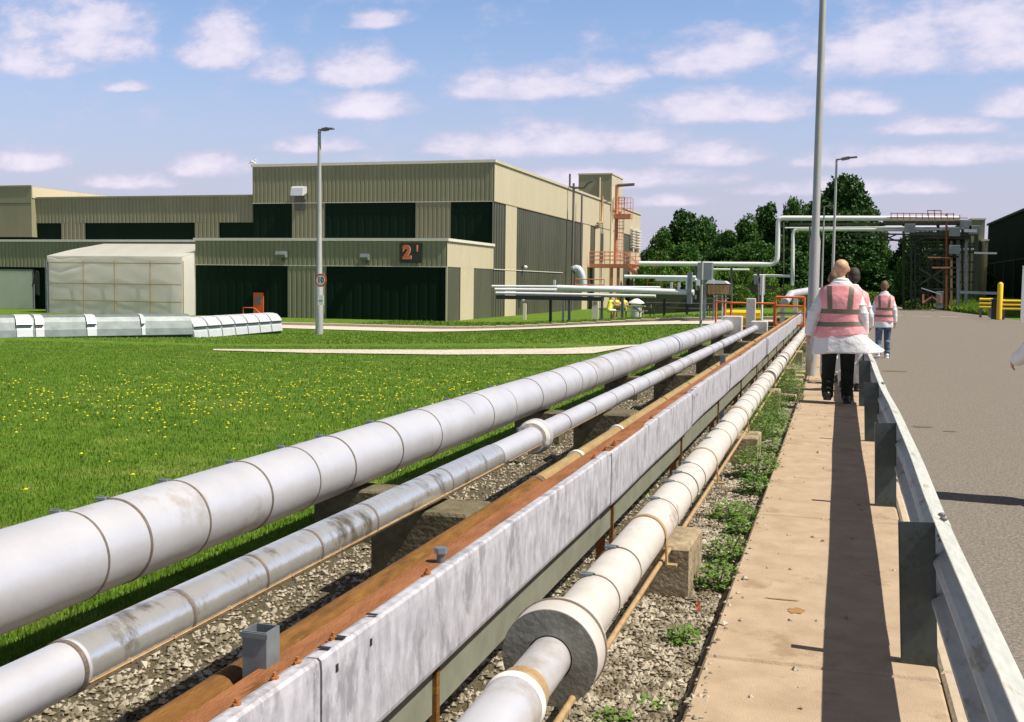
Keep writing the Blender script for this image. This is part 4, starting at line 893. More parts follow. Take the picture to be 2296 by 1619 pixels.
for j in range(NZ+1):
    f=j/NZ
    for i in range(NX+1):
        x0=-.04+f*(rx+.04); x1=Wd+.03; x=x0+(x1-x0)*i/NX; V.append((x,-.05+f*5.6,Hh+.01+(Hr-Hh)*(f*.75+.25*math.sin(f*math.pi/2))+.02*math.sin(x*3+f*5)*math.sin(f*3.1)))
for j in range(NZ):
    for i in range(NX): a=j*(NX+1)+i; Fc.append((a,a+1,a+NX+2,a+NX+1))
mb=MB(); mb.add(V,Fc,True); mb.add([(-.04,-.05,Hh+.01),(rx,5.55,Hr),(0,5.5,Hh)],[(0,1,2)]); mb.build('roof_sheet','tent',t)
mb=MB()
for px in (189.5,259,339,413): x=P(px,600,YK).x-xa; mb.box(x-.028,x+.028,-.14,-.11,0,Hh*.93 if px!=259 else Hh*.93)
for py in (590,636.5,675):
    z=P(250,py,YK).z-zbt; mb.box(.25,Wd,-.135,-.105,z-.026,z+.026)
mb.build('strap','tframe',t)
mb=MB(); mb.box(-.14,-.03,-.1,.02,0,Hh*.93); mb.box(.12,.2,-.16,-.12,0,Hh*.9); mb.build('corner_post','galv',t)
# ================= LONG GALVANISED DUCT =================
pts=[G(-60,757),G(430,758),G(560,752),G(633,747)]
pA=Vector((P(-60,0,36).x,36,0)); 
def ductrow(name,lab,p,q,h,w_):
    z0=min(gz(p.x,p.y),gz(q.x,q.y)); L=(q-p).length; a=math.atan2(q.y-p.y,q.x-p.x)
    t=thing(name,lab,'duct cover',(p.x,p.y,z0),a); 
    pr=[(0,.10),(-.02,.12),(.02,h*.42),(.10,h*.72),(.22,h*.90),(.38,h*.98),(.52,h),(w_-.5,h),(w_-.3,h*.95),(w_-.12,h*.75),(w_,.12)]
    mb=MB(); mb.prism(pr,0,0,L); mb.build('cover','duct',t); mb=MB(); mb.box(0,L,.06,w_-.06,-.15,.115); mb.build('plinth','black',t)
    return t,L,pr
s_=36/2450.
pL=G(-70,757); pM=G(432,757); pR=G(633,748); YD=pM.y; print('duct',pL,pM,pR,P(200,710,YD).z-gz(-30,YD))
pL.z=pM.z=pR.z=0
hd=.82
t1,L1,pr=ductrow('duct_cover','long low rounded galvanised duct cover running along the far lawn edge',pL,pM,hd,1.2)
def hood(t,x0,x1,h,first=True):
    mb=MB(); V=[];pr2=[(-.015,.115),(-.045,.13),(-.01,h*.44),(.05,h*.60),(-.02,h*.63),(.06,h*.80),(.2,h*.96),(.4,h*1.01),(.6,h*1.015),(.6,h*.9),(.2,h*.7),(.1,.2)]
    mb.prism(pr2,0,x0,x1); o=mb.build('strap_hood','ductb',t)
    mb=MB(); mb.box(x0+.02,x1-.02,-.05,-.012,h*.60,h*.645); mb.build('slot','signdk',o)
def along(px):
    best=min(range(2001),key=lambda i:abs(ppx(pL.lerp(pM,i/2000))-px)); return L1*best/2000
def ppx(p):
    v=M.transposed()@(Vector((p.x,p.y,gz(p.x,p.y)+.3))-Vector((0,0,EYE))); return CX-F*v.x/v.z
for a,b_ in ((108,212),(232,286),(565,626),(918,940)):
    hood(t1,along(a*.3462),along(b_*.3462),hd)
# second run, turning away from the viewer
t2,L2,_=ductrow('hooded_duct','bright hooded end run of the duct cover with seven slotted hoods',pM+Vector((.02,0.02,0)),pR,hd+.03,1.25)
for i in range(7):
    a=L2*(i/7.)**1.0; hood(t2,a+.03,a+L2/7-.06,hd+.03)
mb=MB(); mb.box(-.1,L2+.2,-.3,1.3,-.16,-.02); mb.build('concrete_base','conc_l',t2)
# ================= LOW PIPE RACK =================
def hpipes(name,lab,specs,cat='pipe',grp=None,m='wpipe',par=None):
    a=specs[0]; t=thing(name,lab,cat,P(a[0],a[1],a[4]),0,grp); o=Vector(t.location)
    for (x0,y0,x1,y1,Y,r) in specs:
        mb=MB(); mb.tube([P(x0,y0,Y)-o,P(x1,y1,Y)-o],r,12); mb.build('pipe',m,t)
    return t
rk=hpipes('pipe_rack','low rack of three thin white pipes crossing in front of the side wall',[(1103,642,1480,645,60.5,.075),(1110,649,1535,653,60,.085),(1112,657,1470,664,59.5,.08),(1118,663,1240,666,59.3,.03)],'pipe rack')
o=Vector(rk.location)
mb=MB(); a=P(1116,666,59.4)-o; b_=P(1352,670.5,59.4)-o; mb.bar(a,b_,.6,.22); mb.build('tray','black',rk)
for px,m_ in ((1277,'galv'),(1350,'duct'),(1396,'duct'),(1235,'black')):
    a=P(px,668,60.2)-o; mb=MB(); mb.bar(a,(a.x,a.y,-1.0-o.z),.14,.14); mb.build('rack_post',m_,rk)
tk=hpipes('thick_rack_pipe','thick white pipe ending at flanged stubs on the low rack',[(1250,645,1556,656,58.8,.15)])
o=Vector(tk.location)
for px,h in ((1243,.7),(1505,.55),(1522,.55),(1540,.7)):
    a=P(px,655,61)-o; mb=MB(); mb.bar(a,a+Vector((0,0,h)),.13,.13); mb.build('stub','ductb',tk)
a=P(1558,660,61)-o; mb=MB(); mb.box(a.x-.12,a.x+.12,-.2,.2,a.z-.5,a.z+1.2); mb.build('flange','duct',tk)
mb=MB(); a=P(1480,664,61)-o;b_=P(1560,666,61)-o; mb.bar(P(1350,662,61.4)-o,b_,.5,.22); mb.build('support_beam','darks',tk)
for px in (1490,1541): a=P(px,664,61)-o; mb=MB(); mb.bar(a,(a.x,a.y,-.9-o.z),.12,.12); mb.build('post','black',tk)
hpipes('parallel_pipes','two thin white pipes above the thick rack pipe beneath the stairs',[(1400,620,1560,622,70,.11),(1470,627,1565,628,70,.09),(1580,604,1680,605,84,.08)],'pipe')
# low olive plant wall
t=thing('low_plant_wall','low olive wall behind the empty picnic table','wall',(P(1425,700,76).x,76,-.9))
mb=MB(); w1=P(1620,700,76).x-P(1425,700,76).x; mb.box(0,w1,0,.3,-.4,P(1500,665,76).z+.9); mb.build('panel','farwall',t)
mb=MB(); mb.box(P(1545,700,76).x-t.location.x,P(1572,700,76).x-t.location.x,-.12,0,-.3,P(1500,650,76).z+.9); mb.build('column','black',t)
t=thing('far_plant_shed','low olive shed between the elevated pipe and the low rack','shed',(P(1440,620,128).x,128,-.9))
mb=MB(); w1=P(1568,620,128).x-t.location.x; mb.box(0,w1,0,4,-.4,P(1500,610,128).z+.9); mb.build('wall','wall',t); mb=MB(); mb.box(-.1,w1+.1,-.1,4,P(1500,610,128).z+.9,P(1500,607,128).z+.9); mb.build('roof','trim',t)
# second wall behind the railing
t=thing('olive_screen_wall','dim olive screen wall with cream edge behind the marker post','wall',(P(1640,640,88).x,88,-.6))
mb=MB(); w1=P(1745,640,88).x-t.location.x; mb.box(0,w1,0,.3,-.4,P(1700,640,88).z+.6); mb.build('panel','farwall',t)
# cooling unit on legs
t=thing('cooling_unit','slatted cooling unit with pale roof standing on thin legs','cooling unit',(P(1598,650,50).x,50,-.5)); ox=t.location.x
zt1=P(1610,636,50).z+.5; zt2=P(1610,661,50).z+.5; x1=P(1632,650,50).x-ox; x0=P(1588,650,50).x-ox
mb=MB(); mb.prism([(x0-.05,zt1),(x1+.05,zt1),(x1-.1,zt1+.12),(x0+.1,zt1+.16)],1,-.7,.7); mb.build('roof','ductb',t)
mb=MB(); mb.box(x0,x1+.12,-.6,.6,zt2,zt1-.02); mb.build('housing','signdk',t)
for i in range(16): mb=MB(); x_=x0+.06+(x1+.05-x0)*i/16; mb.box(x_,x_+.035,-.64,-.605,zt2+.03,zt1-.06); mb.build('slat','strap',t)
for px in (1603,1609,1618,1629): x_=P(px,680,50).x-ox; mb=MB(); mb.bar((x_,-.4 if px%2 else .4,-.2),(x_,-.4 if px%2 else .4,zt2),.05,.05); mb.build('leg','ductb',t)
mb=MB(); mb.tube([(x0,-.5,zt2-.15),(x1+.1,-.5,zt2-.15)],.03,6); mb.tube([(x0+.3,-.5,zt2-.15),(x0+.3,-.5,0)],.03,6); mb.build('drain_pipe','dgrey',t)
c=P(1576,608,50); t=thing('grey_cabinet','large pale grey cabinet box mounted above the pipes behind the thin pole','cabinet',(c.x,51,c.z)); mb=MB(); s_=50/2450; mb.box(-16*s_,16*s_,-.35,.35,-20*s_,20*s_,.02); mb.build('housing','duct',t)
mb=MB(); mb.box(-17*s_,-9*s_,-.5,-.36,-32*s_,-19*s_); mb.box(12*s_,20*s_,-.3,.3,-33*s_,-18*s_); mb.build('junction_box','ductb',t); mb=MB(); mb.bar((0,0,-20*s_),(0,0,-c.z-.5),.12,.12); mb.build('post','duct',t)
# tall insulated drum behind picnic table
c=P(1426,710,66); t=thing('grey_tank','small pale grey cylindrical tank with conical cap beside the picnic table','tank',(c.x,66,-.7)); zt_=P(1426,680,66).z+.7
mb=MB(); mb.tube([(0,0,-.2),(0,0,zt_)],.33,24); mb.build('drum','ductb',t); mb=MB(); mb.tube([(0,0,zt_+.001),(0,0,zt_+.1),(0,0,zt_+.28)],[.50,.42,.12],24); mb.build('cap','white',t)
mb=MB(); mb.tube([(0,0,zt_+.28),(0,0,zt_+.5)],.08,8); mb.tube([(-.3,0,zt_+.55),(.25,0,zt_+.6)],.12,8); mb.build('valve','duct',t)
# ================= PIPE BRIDGE =================
YB=80.
t=thing('elevated_pipes','white elevated pipe loop stepping up from the building to the pipe bridge','pipe',P(1435,591,YB)); o=Vector(t.location)
def mk(pts,r,name='pipe',m='wpipe',n_=12):
    mb=MB(); V=[]
    mb.tube([p-o for p in pts],r,n_); return mb.build(name,m,t)
def bend(p0,c,p1,k=5):  # quadratic corner
    return [p0.lerp(c,f).lerp(c.lerp(p1,f),f) for f in [i/k for i in range(k+1)]]
q1=[P(1433,591,YB)]+bend(P(1725,593,YB),P(1742,592,YB),P(1743,575,YB))+bend(P(1745,500,YB),P(1745,489,YB),P(1757,489,YB))+[P(2150,490,YB)]
mk(q1,.17)
q2=bend(P(1777,640,YB+1),P(1777,620,YB+1),P(1777,610,YB+1))+bend(P(1778,530,YB+1),P(1778,515,YB+1),P(1790,514,YB+1))+[P(2070,515,YB+1),P(2140,513,YB+1)]
mk(q2,.13)
mk([P(1690,618,YB+1),P(1772,619,YB+1)],.10); mk([P(1760,511,YB+.6),P(2100,509,YB+.6)],.05)
for px in (1560,1640,1700): mk([P(px,596,YB),P(px,690,YB)],.09,'trestle_post','dgrey',6)
mk([P(1757,498,YB+2),P(1757,660,YB+2)],.05,'thin_riser','dgrey',6); mk([P(1816,500,YB),P(1816,660,YB)],.07,'trestle_post','dgrey',6)
t=thing('pipe_bridge','dark steel pipe bridge with handrailed walkway crossing over the road','pipe bridge',P(2060,505,YB)); o=Vector(t.location)
def bb(px0,py0,px1,py1,w_,m,name,Y=YB,h=None):
    mb=MB(); mb.bar(P(px0,py0,Y)-o,P(px1,py1,Y)-o,w_,h or w_); return mb.build(name,m,t)
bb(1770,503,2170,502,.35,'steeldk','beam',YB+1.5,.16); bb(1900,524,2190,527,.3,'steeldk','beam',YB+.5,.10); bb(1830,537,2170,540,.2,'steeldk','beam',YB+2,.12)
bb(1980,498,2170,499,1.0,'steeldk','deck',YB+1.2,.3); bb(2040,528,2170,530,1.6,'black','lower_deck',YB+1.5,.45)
for px,py0,py1,w_,m_ in ((2026,500,690,.16,'steeldk'),(2043,520,675,.14,'steeldk'),(2103,500,690,.2,'steeldk'),(2122,480,690,.12,'rustdk'),(2148,498,695,.22,'duct'),(2166,500,690,.18,'duct'),(2189,505,690,.25,'steeldk'),(2082,560,690,.16,'steeldk'),(2133,540,690,.14,'strap')):
    bb(px,py0,px,py1,w_,m_,'column',YB+random.choice([0,1,2]))
for i in range(12): px=1998+i*14; bb(px,478 if px<2150 else 482,px,497,.05,'fadeor','rail_post',YB-.2)
bb(1996,478,2140,480,.05,'fadeor','hand_rail',YB-.2); bb(1996,487,2170,489,.05,'fadeor','hand_rail',YB-.2); bb(2080,472,2110,472,.06,'fadeor','hand_rail',YB+1); 
for px in (2080,2095,2110): bb(px,471,px,500,.06,'fadeor','rail_post',YB+1)
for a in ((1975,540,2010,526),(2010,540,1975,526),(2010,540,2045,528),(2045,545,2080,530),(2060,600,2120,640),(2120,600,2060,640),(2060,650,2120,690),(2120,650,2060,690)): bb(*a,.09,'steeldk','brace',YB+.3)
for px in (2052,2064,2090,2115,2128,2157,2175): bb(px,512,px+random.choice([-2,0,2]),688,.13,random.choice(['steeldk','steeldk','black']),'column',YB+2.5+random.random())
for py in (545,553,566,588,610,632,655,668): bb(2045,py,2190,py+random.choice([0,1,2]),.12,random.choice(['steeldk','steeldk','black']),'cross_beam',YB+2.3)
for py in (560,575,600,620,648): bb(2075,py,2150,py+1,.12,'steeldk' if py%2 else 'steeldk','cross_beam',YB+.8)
bb(2090,600,2130,600,.1,'fadeor','cross_beam',YB-.4); bb(2080,577,2130,578,.08,'fadeor','cross_beam',YB-.4)
for px,py in ((2140,520),(2165,505),(2185,516),(2040,512),(2140,560)): 
    mb=MB(); c=P(px,py,YB-.3)-o; mb.box(c.x-.35,c.x+.35,-.2+c.y,.2+c.y,c.z-.3,c.z+.3,.02); mb.build('junction_box','duct',t)
bb(2148,600,2148,690,.12,'duct','riser_pipe',YB-1); bb(2152,655,2240,658,.16,'duct','low_pipe',YB-12); bb(2184,567,2235,568,.12,'ductb','gutter',YB-2); bb(2162,517,2190,518,.2,'ductb','white_pipe',YB-1)
bb(2070,660,2070,680,.12,'fadeor','base_frame',YB-2);bb(2110,660,2110,680,.12,'fadeor','base_frame',YB-2);bb(2070,678,2092,664,.08,'fadeor','base_frame',YB-2);bb(2110,678,2088,664,.08,'fadeor','base_frame',YB-2);bb(2066,646,2110,660,.07,'ductb','hand_line',YB-2.2)
t=thing('blue_cabinet','narrow blue-grey cabinet standing on the grass below the pipe bridge','cabinet',(P(2106,690,80).x,80,.1)); mb=MB(); mb.box(-.22,.22,-.2,.2,0,P(2106,661,74).z+.1,.02); mb.build('housing','duct',t); mb=MB(); mb.box(-.2,.2,-.212,-.202,.3,.34); mb.build('vent','dgrey',t)
# plant block buildings behind the bridge
def box_bld(name,lab,a,b_,yt,Y,dep,m,zb_=-.3,extra=None):
    p=P(a,yt,Y);q=P(b_,yt,Y); t=thing(name,lab,'building',(p.x,Y,zb_)); L=q.x-p.x; H=p.z-zb_
    mb=MB(); mb.box(0,L,0,dep,-.3,H); mb.build('wall',m,t); mb=MB(); mb.box(-.06,L+.06,-.06,dep+.06,H,H+.12); mb.build('coping','trim' if m!='farwall' else 'farwall',t); return t,L,H
t,L,H=box_bld('tower_block','narrow olive tower block at the right end of the pipe bridge',2178,2209,493,92,6,'wall')
mb=MB(); mb.box(L*.25,L*.8,-.1,-.01,H-2.6,H-1.6); mb.build('dark_opening','black',t)
t,L,H=box_bld('olive_annex','dull olive annex panel half hidden behind the bridge columns',2158,2182,560,88,3,'wall')
mb=MB()
for i in range(8): mb.box(.1,L-.1,-.04,-.005,.4+i*.2,.5+i*.2)
mb.build('louvre','dgrey',t)
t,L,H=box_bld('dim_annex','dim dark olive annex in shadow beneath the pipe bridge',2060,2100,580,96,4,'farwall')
t,L,H=box_bld('olive_stub','small olive block between the tower block and the green shed',2209,2216,540,90,4,'wall')
# dark green shed right edge
YG=120.; p0=P(2216,505,YG); t=thing('green_shed','large dark green shed whose long side runs out of the right edge','building',(p0.x,YG,-.1)); o=Vector(t.location); z0=p0.z+.1
mb=MB(); mb.prism([(0,-.3),(0,z0),(7,z0+1.6),(14,z0),(14,-.3)],1,-56,0); mb.build('wall','gshed',t)
mb=MB(); mb.prism([(-.15,z0-.06),(-.15,z0+.14),(7,z0+1.8),(14.1,z0+.14),(14.1,z0+.01),(7,z0+1.62)],1,-56.1,.1); mb.build('roof','farwall',t)
mb=MB(); mb.box(-.05,-.003,-56,0,z0*.5,z0*.5+.1); mb.build('flashing','farwall',t)
for k_ in range(9): mb=MB(); mb.box(-.12,-.004,-55+6.*k_,-54.8+6.*k_,0,z0*.5-.02); mb.build('downpipe','farwall',t)
# yellow barriers
def barrier(a,b_,ys,Y,lab,post=None):
    p=P(a,ys[0],Y); q=P(b_,ys[0],Y); t=thing('yellow_barrier',lab,'barrier',(p.x,Y,-.1),0,'yellow rail barriers')
    for yy in ys: z=P(a,yy,Y).z+.1; mb=MB(); mb.tube([(0,0,z),(q.x-p.x,0,z)],.065,10); mb.build('rail','yellow',t)
    for x_ in (.1,(q.x-p.x)-.1) : mb=MB(); mb.bar((x_,.12,0),(x_,.12,P(a,ys[0],Y).z+.2),.12,.12); mb.build('post','dgrey',t)
    return t
barrier(2247,2380,(674.5,683,692),60,'yellow three-rail barrier right of the yellow bollard, running out of the photo')
barrier(2196,2226,(671,680,688),64,'dim yellow three-rail barrier in shade left of the yellow bollard')
c=P(2240,713,60); t=thing('yellow_bollard','tall round yellow bollard at the road edge','bollard',(c.x,60,-.1)); mb=MB(); h=P(2240,637,60).z+.1; mb.tube([(0,0,0),(0,0,h),(0,0,h+.06),(0,0,h+.1)],[.135,.135,.10,.03],20); mb.build('tube','yellow',t)
mb=MB(); mb.tube([(0,0,-.03),(0,0,.03)],.23,20); mb.build('base_plate','dgrey',t)
t=thing('dark_post','dark square post just left of the yellow bollard','post',(P(2229,700,61).x,61,-.1)); mb=MB(); mb.box(-.14,.14,-.14,.14,-.1,1.0,.01); mb.build('shaft','black',t); mb=MB(); mb.box(-.17,.17,-.17,.17,1.002,1.05,.01); mb.build('cap','black',t)
t=thing('white_post','white vertical post cut by the right edge of the photo','post',(P(2294,650,56).x,56,-.1)); mb=MB(); mb.box(-.06,.1,-.06,.06,-.1,P(2294,598,56).z+.1,.01); mb.build('shaft','white',t); mb=MB(); mb.box(-.07,.11,-.07,.07,P(2294,598,56).z+.1,P(2294,598,56).z+.14); mb.build('cap','white',t)
# ================= PICNIC TABLES =================
def picnic(px,py,Y,W,lab,m):
    c=P(px,py,Y); z=gz(c.x,Y); t=thing('picnic_table',lab,'picnic table',(c.x,Y,z),0,'wooden picnic tables on the grass bank')
    for i in range(5): mb=MB(); mb.box(-W,W,-.36+i*.148,-.36+i*.148+.138,.72,.76); mb.build('top_plank',m,t)
    for s in (-1,1):
        mb=MB(); mb.box(-W,W,s*.72-.13,s*.72+.13,.43,.47); mb.build('bench',m,t)
        for q_ in (-1,1): mb=MB(); mb.bar((s*W*.8,q_*.25,.72),(s*W*.8,q_*.72,0),.05,.10); mb.build('leg',m,t)
        mb=MB(); mb.bar((s*W*.8,-.78,.40),(s*W*.8,.78,.40),.05,.09); mb.bar((s*W*.78,0,.42),(s*W*.3,0,.70),.05,.08); mb.build('brace',m,t)
    return t
picnic(1406,716,63.5,1.05,'weathered picnic table with three people in yellow vests','wood')
picnic(1525,712,62,2.0,'wide empty dark picnic table behind the thin pole','dgrey')
# ================= TREES =================
def leafcloud(blobs,n_,sz,seed):
    r=np.random.RandomState(seed); vol=np.array([b[3]*b[4]*b[5] for b in blobs])**.75; pr=vol/vol.sum()
    idx=r.choice(len(blobs),n_,p=pr); B=np.array(blobs)[idx]
    d=r.normal(size=(n_,3)); d/=np.linalg.norm(d,axis=1)[:,None]; rad=(.55+.5*r.rand(n_)**.6)
    # clumps: pull leaves toward random clump centres on each blob
    k_=max(12,n_//45); cl=r.normal(size=(k_,3)); cl/=np.linalg.norm(cl,axis=1)[:,None]; ci=r.randint(0,k_,n_); mixv=.72
    d2=d*(1-mixv)+cl[ci]*mixv; d2/=np.linalg.norm(d2,axis=1)[:,None]; cr=(.72+.42*r.rand(k_))[ci]
    c=B[:,:3]+d2*B[:,3:6]*(cr*(.8+.25*r.rand(n_)))[:,None]+r.normal(size=(n_,3))*B[:,3:6]*.07
    a=r.normal(size=(n_,3)); a/=np.linalg.norm(a,axis=1)[:,None]; b=np.cross(a,r.normal(size=(n_,3))); b/=np.linalg.norm(b,axis=1)[:,None]
    s=sz*(.6+.8*r.rand(n_))[:,None]
    V=np.stack([c-a*s,c+b*s*.6,c+a*s,c-b*s*.6],1).reshape(-1,3); return V,np.arange(n_*4).reshape(-1,4)
def tree_proto(seed,W,H,n_,sz,m='leaf',low=.12):
    r=random.Random(seed); bl=[]
    for i in range(15):
        f=i/14.; z=H*(low+.78*f); wr=W*math.sin(math.pi*min(.97,.16+.80*f))**.7; a=i*2.4+r.random(); q=wr*.52*(1-.3*f)
        s=W*(.40-.18*f)*r.uniform(.8,1.2); bl.append((q*math.cos(a),q*math.sin(a),z,s,s,s*r.uniform(.65,.9)))
    bl.append((0,0,H*.5,W*.5,W*.5,H*.34)); V,Fc=leafcloud(bl,n_,sz,seed)
    me_o=npmesh('crown',V,Fc,m); me_t=MB(); me_t.tube([(0,0,-.3),(0,0,H*.3),(W*.05,0,H*.75)],[W*.05+.1,W*.04+.06,.05],8)
    for i in range(6): a=i*1.1; me_t.tube([(0,0,H*(.25+.06*i)),(W*.5*math.cos(a),W*.5*math.sin(a),H*(.4+.08*i))],[.09,.02],6)
    tr=me_t.build('trunk','bark'); return me_o,tr
prot=[tree_proto(s,W,10.,14000,.20,m_) for s,W,m_ in ((1,4.6,'leaf'),(2,5.2,'leafm'),(3,4.0,'leaf'),(5,5.6,'leafm'))]
big=tree_proto(21,7.8,14.,34000,.24)
bush=[tree_proto(s,3.0,3.2,5000,.14,'leafl',.05) for s in (31,32)]
for a,b_ in prot+[big]+bush: C.objects.unlink(a); C.objects.unlink(b_)
used=set()
def tree(px,ytop,Y,wpx,lab,pr=None,cat='tree',name='broadleaf_tree',grp='trees beyond the pipes',H0_=10.):
    x=P(px,600,Y).x; z0=-.3 if px>1500 else -.6; zt_=P(px,ytop,Y).z; t=thing(name,lab,cat,(x,Y,z0),random.uniform(0,6),grp)
    a,b_=pr or prot[len(used)%4]; used.add(lab); wn=(a.dimensions.x or 9)/2
    vs=a.data; co_=np.empty(len(vs.vertices)*3,dtype=np.float32); vs.vertices.foreach_get('co',co_); co_=co_.reshape(-1,3); zmax=np.percentile(co_[:,2],99.7); wmax=np.percentile(np.abs(co_[:,0]),98)
    s=(zt_-z0)/zmax; sx_=(wpx/2/2450*Y)/wmax
    for o_ in (a,b_):
        c=o_.copy(); C.objects.link(c); c.parent=t; c.scale=(sx_,sx_,s)
TL=[(1455,560,118,60,'small bushy tree showing just right of the long building'),(1482,515,122,80,'rounded tree right of the long building roof corner'),(1528,476,124,100,'tallest tree of the left clump, its crown notched'),(1580,490,126,90,'leafy tree directly right of the notched crown'),(1628,520,122,80,'lower tree in the dip of the tree line'),(1672,488,124,90,'tree left of the pipe loop, its crown showing gaps of sky'),(1718,462,128,90,'tree rising behind the vertical pipe of the loop'),(1778,450,126,80,'small crowned tree above the start of the high pipe'),(1838,450,130,110,'dark tree behind the tall lamp column'),
(1810,520,112,120,'dark tree under the pipe bridge left of the lamps'),(1900,480,112,120,'dark tree filling the space under the high pipe'),(1962,505,118,80,'dark tree under the bridge at the edge of the sky gap'),(2040,528,112,80,'dark tree right of the sky gap beneath the bridge'),(2095,540,118,90,'dark tree in shadow behind the bridge columns'),(2150,548,120,80,'shadowed tree behind the right bridge columns'),(1700,545,112,120,'dark low tree below the tree with sky gaps'),(1620,560,114,120,'dark low tree below the dip in the tree line'),(1535,548,112,120,'dark low tree below the notched crown'),(2003,600,125,70,'low tree closing the foot of the sky gap'),(2060,560,98,90,'dark tree close behind the left bridge columns'),(2190,575,100,70,'dark tree at the foot of the olive tower block'),(2110,575,96,90,'dark low tree beneath the middle of the bridge'),(1940,560,108,110,'dark low tree directly above the walking person on the road'),(2080,520,97,100,'dark tree filling in behind the left part of the steelwork'),(2125,514,99,100,'dark tree filling in behind the middle of the steelwork'),(2165,522,97,80,'dark tree filling in behind the right part of the steelwork'),(1770,560,100,100,'dark low tree behind the vertical pipes')]
for i,(px,yt,Y,wp,lab) in enumerate(TL): tree(px,yt,Y,wp,lab)
tree(1885,403,122,190,'biggest broad dark tree towering above the pipe bridge',big)
BL=[(1450,588,98,60),(1490,590,97,70),(1535,586,98,70),(1580,588,96,70),(1625,586,98,70),(1668,592,97,60),(1715,600,92,60),(1660,640,86,60),(1720,650,84,60),(1770,640,86,60),(1830,655,84,60),(1900,650,92,80),(1960,655,96,80),(2010,660,98,50),(1590,630,90,50),(2060,668,84,50),(2140,665,90,50)]
bo=['leftmost','second','third','fourth','fifth','sixth','seventh','eighth','ninth','tenth','eleventh','twelfth','thirteenth','fourteenth','fifteenth','sixteenth','last']
for i,(px,yt,Y,wp) in enumerate(sorted(BL)): tree(px,yt,Y,wp,'lighter green bush below the dark trees, %s from the left'%bo[i] if i else 'lighter green bush below the dark trees, leftmost of all',bush[i%2],'bush','bush','bushes below the tree line')
# grass bank by far road
kA,kB=PZ(2206,707,-.09),PZ(2007,682,-.09)
V=[];Fc=[]
prb=[(0,-.085),(.5,.02),(1.4,.32),(2.6,.62),(4.2,.80),(7.5,.72),(11,-.1)]
for i in range(31):
    f=i/30; x=kA.x+(kB.x-kA.x)*f; y=kA.y+(kB.y-kA.y)*f; e_=min(1,i/3,(30-i)/3+.4)
    for q_,(dx_,z_) in enumerate(prb): V.append((x+dx_*.62+.05*math.sin(i*1.7+q_),y,-.085+(z_+.085)*e_*(1+.1*math.sin(i*.9+q_))))
for i in range(30):
    for q_ in range(6): a=i*7+q_; Fc.append((a,a+1,a+8,a+7))
tag(npmesh('grass_bank',V,Fc,'grass',True),kind='structure')
def bankpt():
    f=RN.rand(); q_=RN.rand()*4.2; i=f*30; e_=min(1,i/3,(30-i)/3+.4); z_=np.interp(q_,[p[0] for p in prb],[p[1] for p in prb]); return kA.x+(kB.x-kA.x)*f+q_*.62,kA.y+(kB.y-kA.y)*f,-.085+(z_+.085)*e_
Vv=[]
for i in range(9000):
    x,y,z=bankpt(); h_=RN.uniform(.08,.24); a=RN.rand()*6.28; w_=.02; Vv+=[(x-math.cos(a)*w_,y-math.sin(a)*w_,z),(x+math.cos(a)*w_,y+math.sin(a)*w_,z),(x+RN.normal(0,.05),y,z+h_)]
tag(npmesh('grass',Vv,np.arange(27000).reshape(-1,3),'blade'),'bright grass growing on the bank below the pipe bridge','grass',kind='stuff')
# grass verge by far road
rA,rB=PZ(2206,707,-.09),PZ(2007,682,-.09)
def gx4():
    f=RN.rand(); y=rA.y+(rB.y-rA.y)*f; xr=rA.x+(rB.x-rA.x)*f; return RN.uniform(xr+.05,xr+.6),y
tag(blades(9000,gx4,.15,.45,.02,'grass','blade'),'long grass verge below the pipe bridge','grass',kind='stuff')
def gx5():
    y=RN.uniform(50,80); return RN.uniform(-1.0-.25*(y-50)*.2,.3),y
tag(blades(4000,gx5,.1,.3,.015,'grass','blade'),'grass beyond the end of the pipes','grass',kind='stuff')
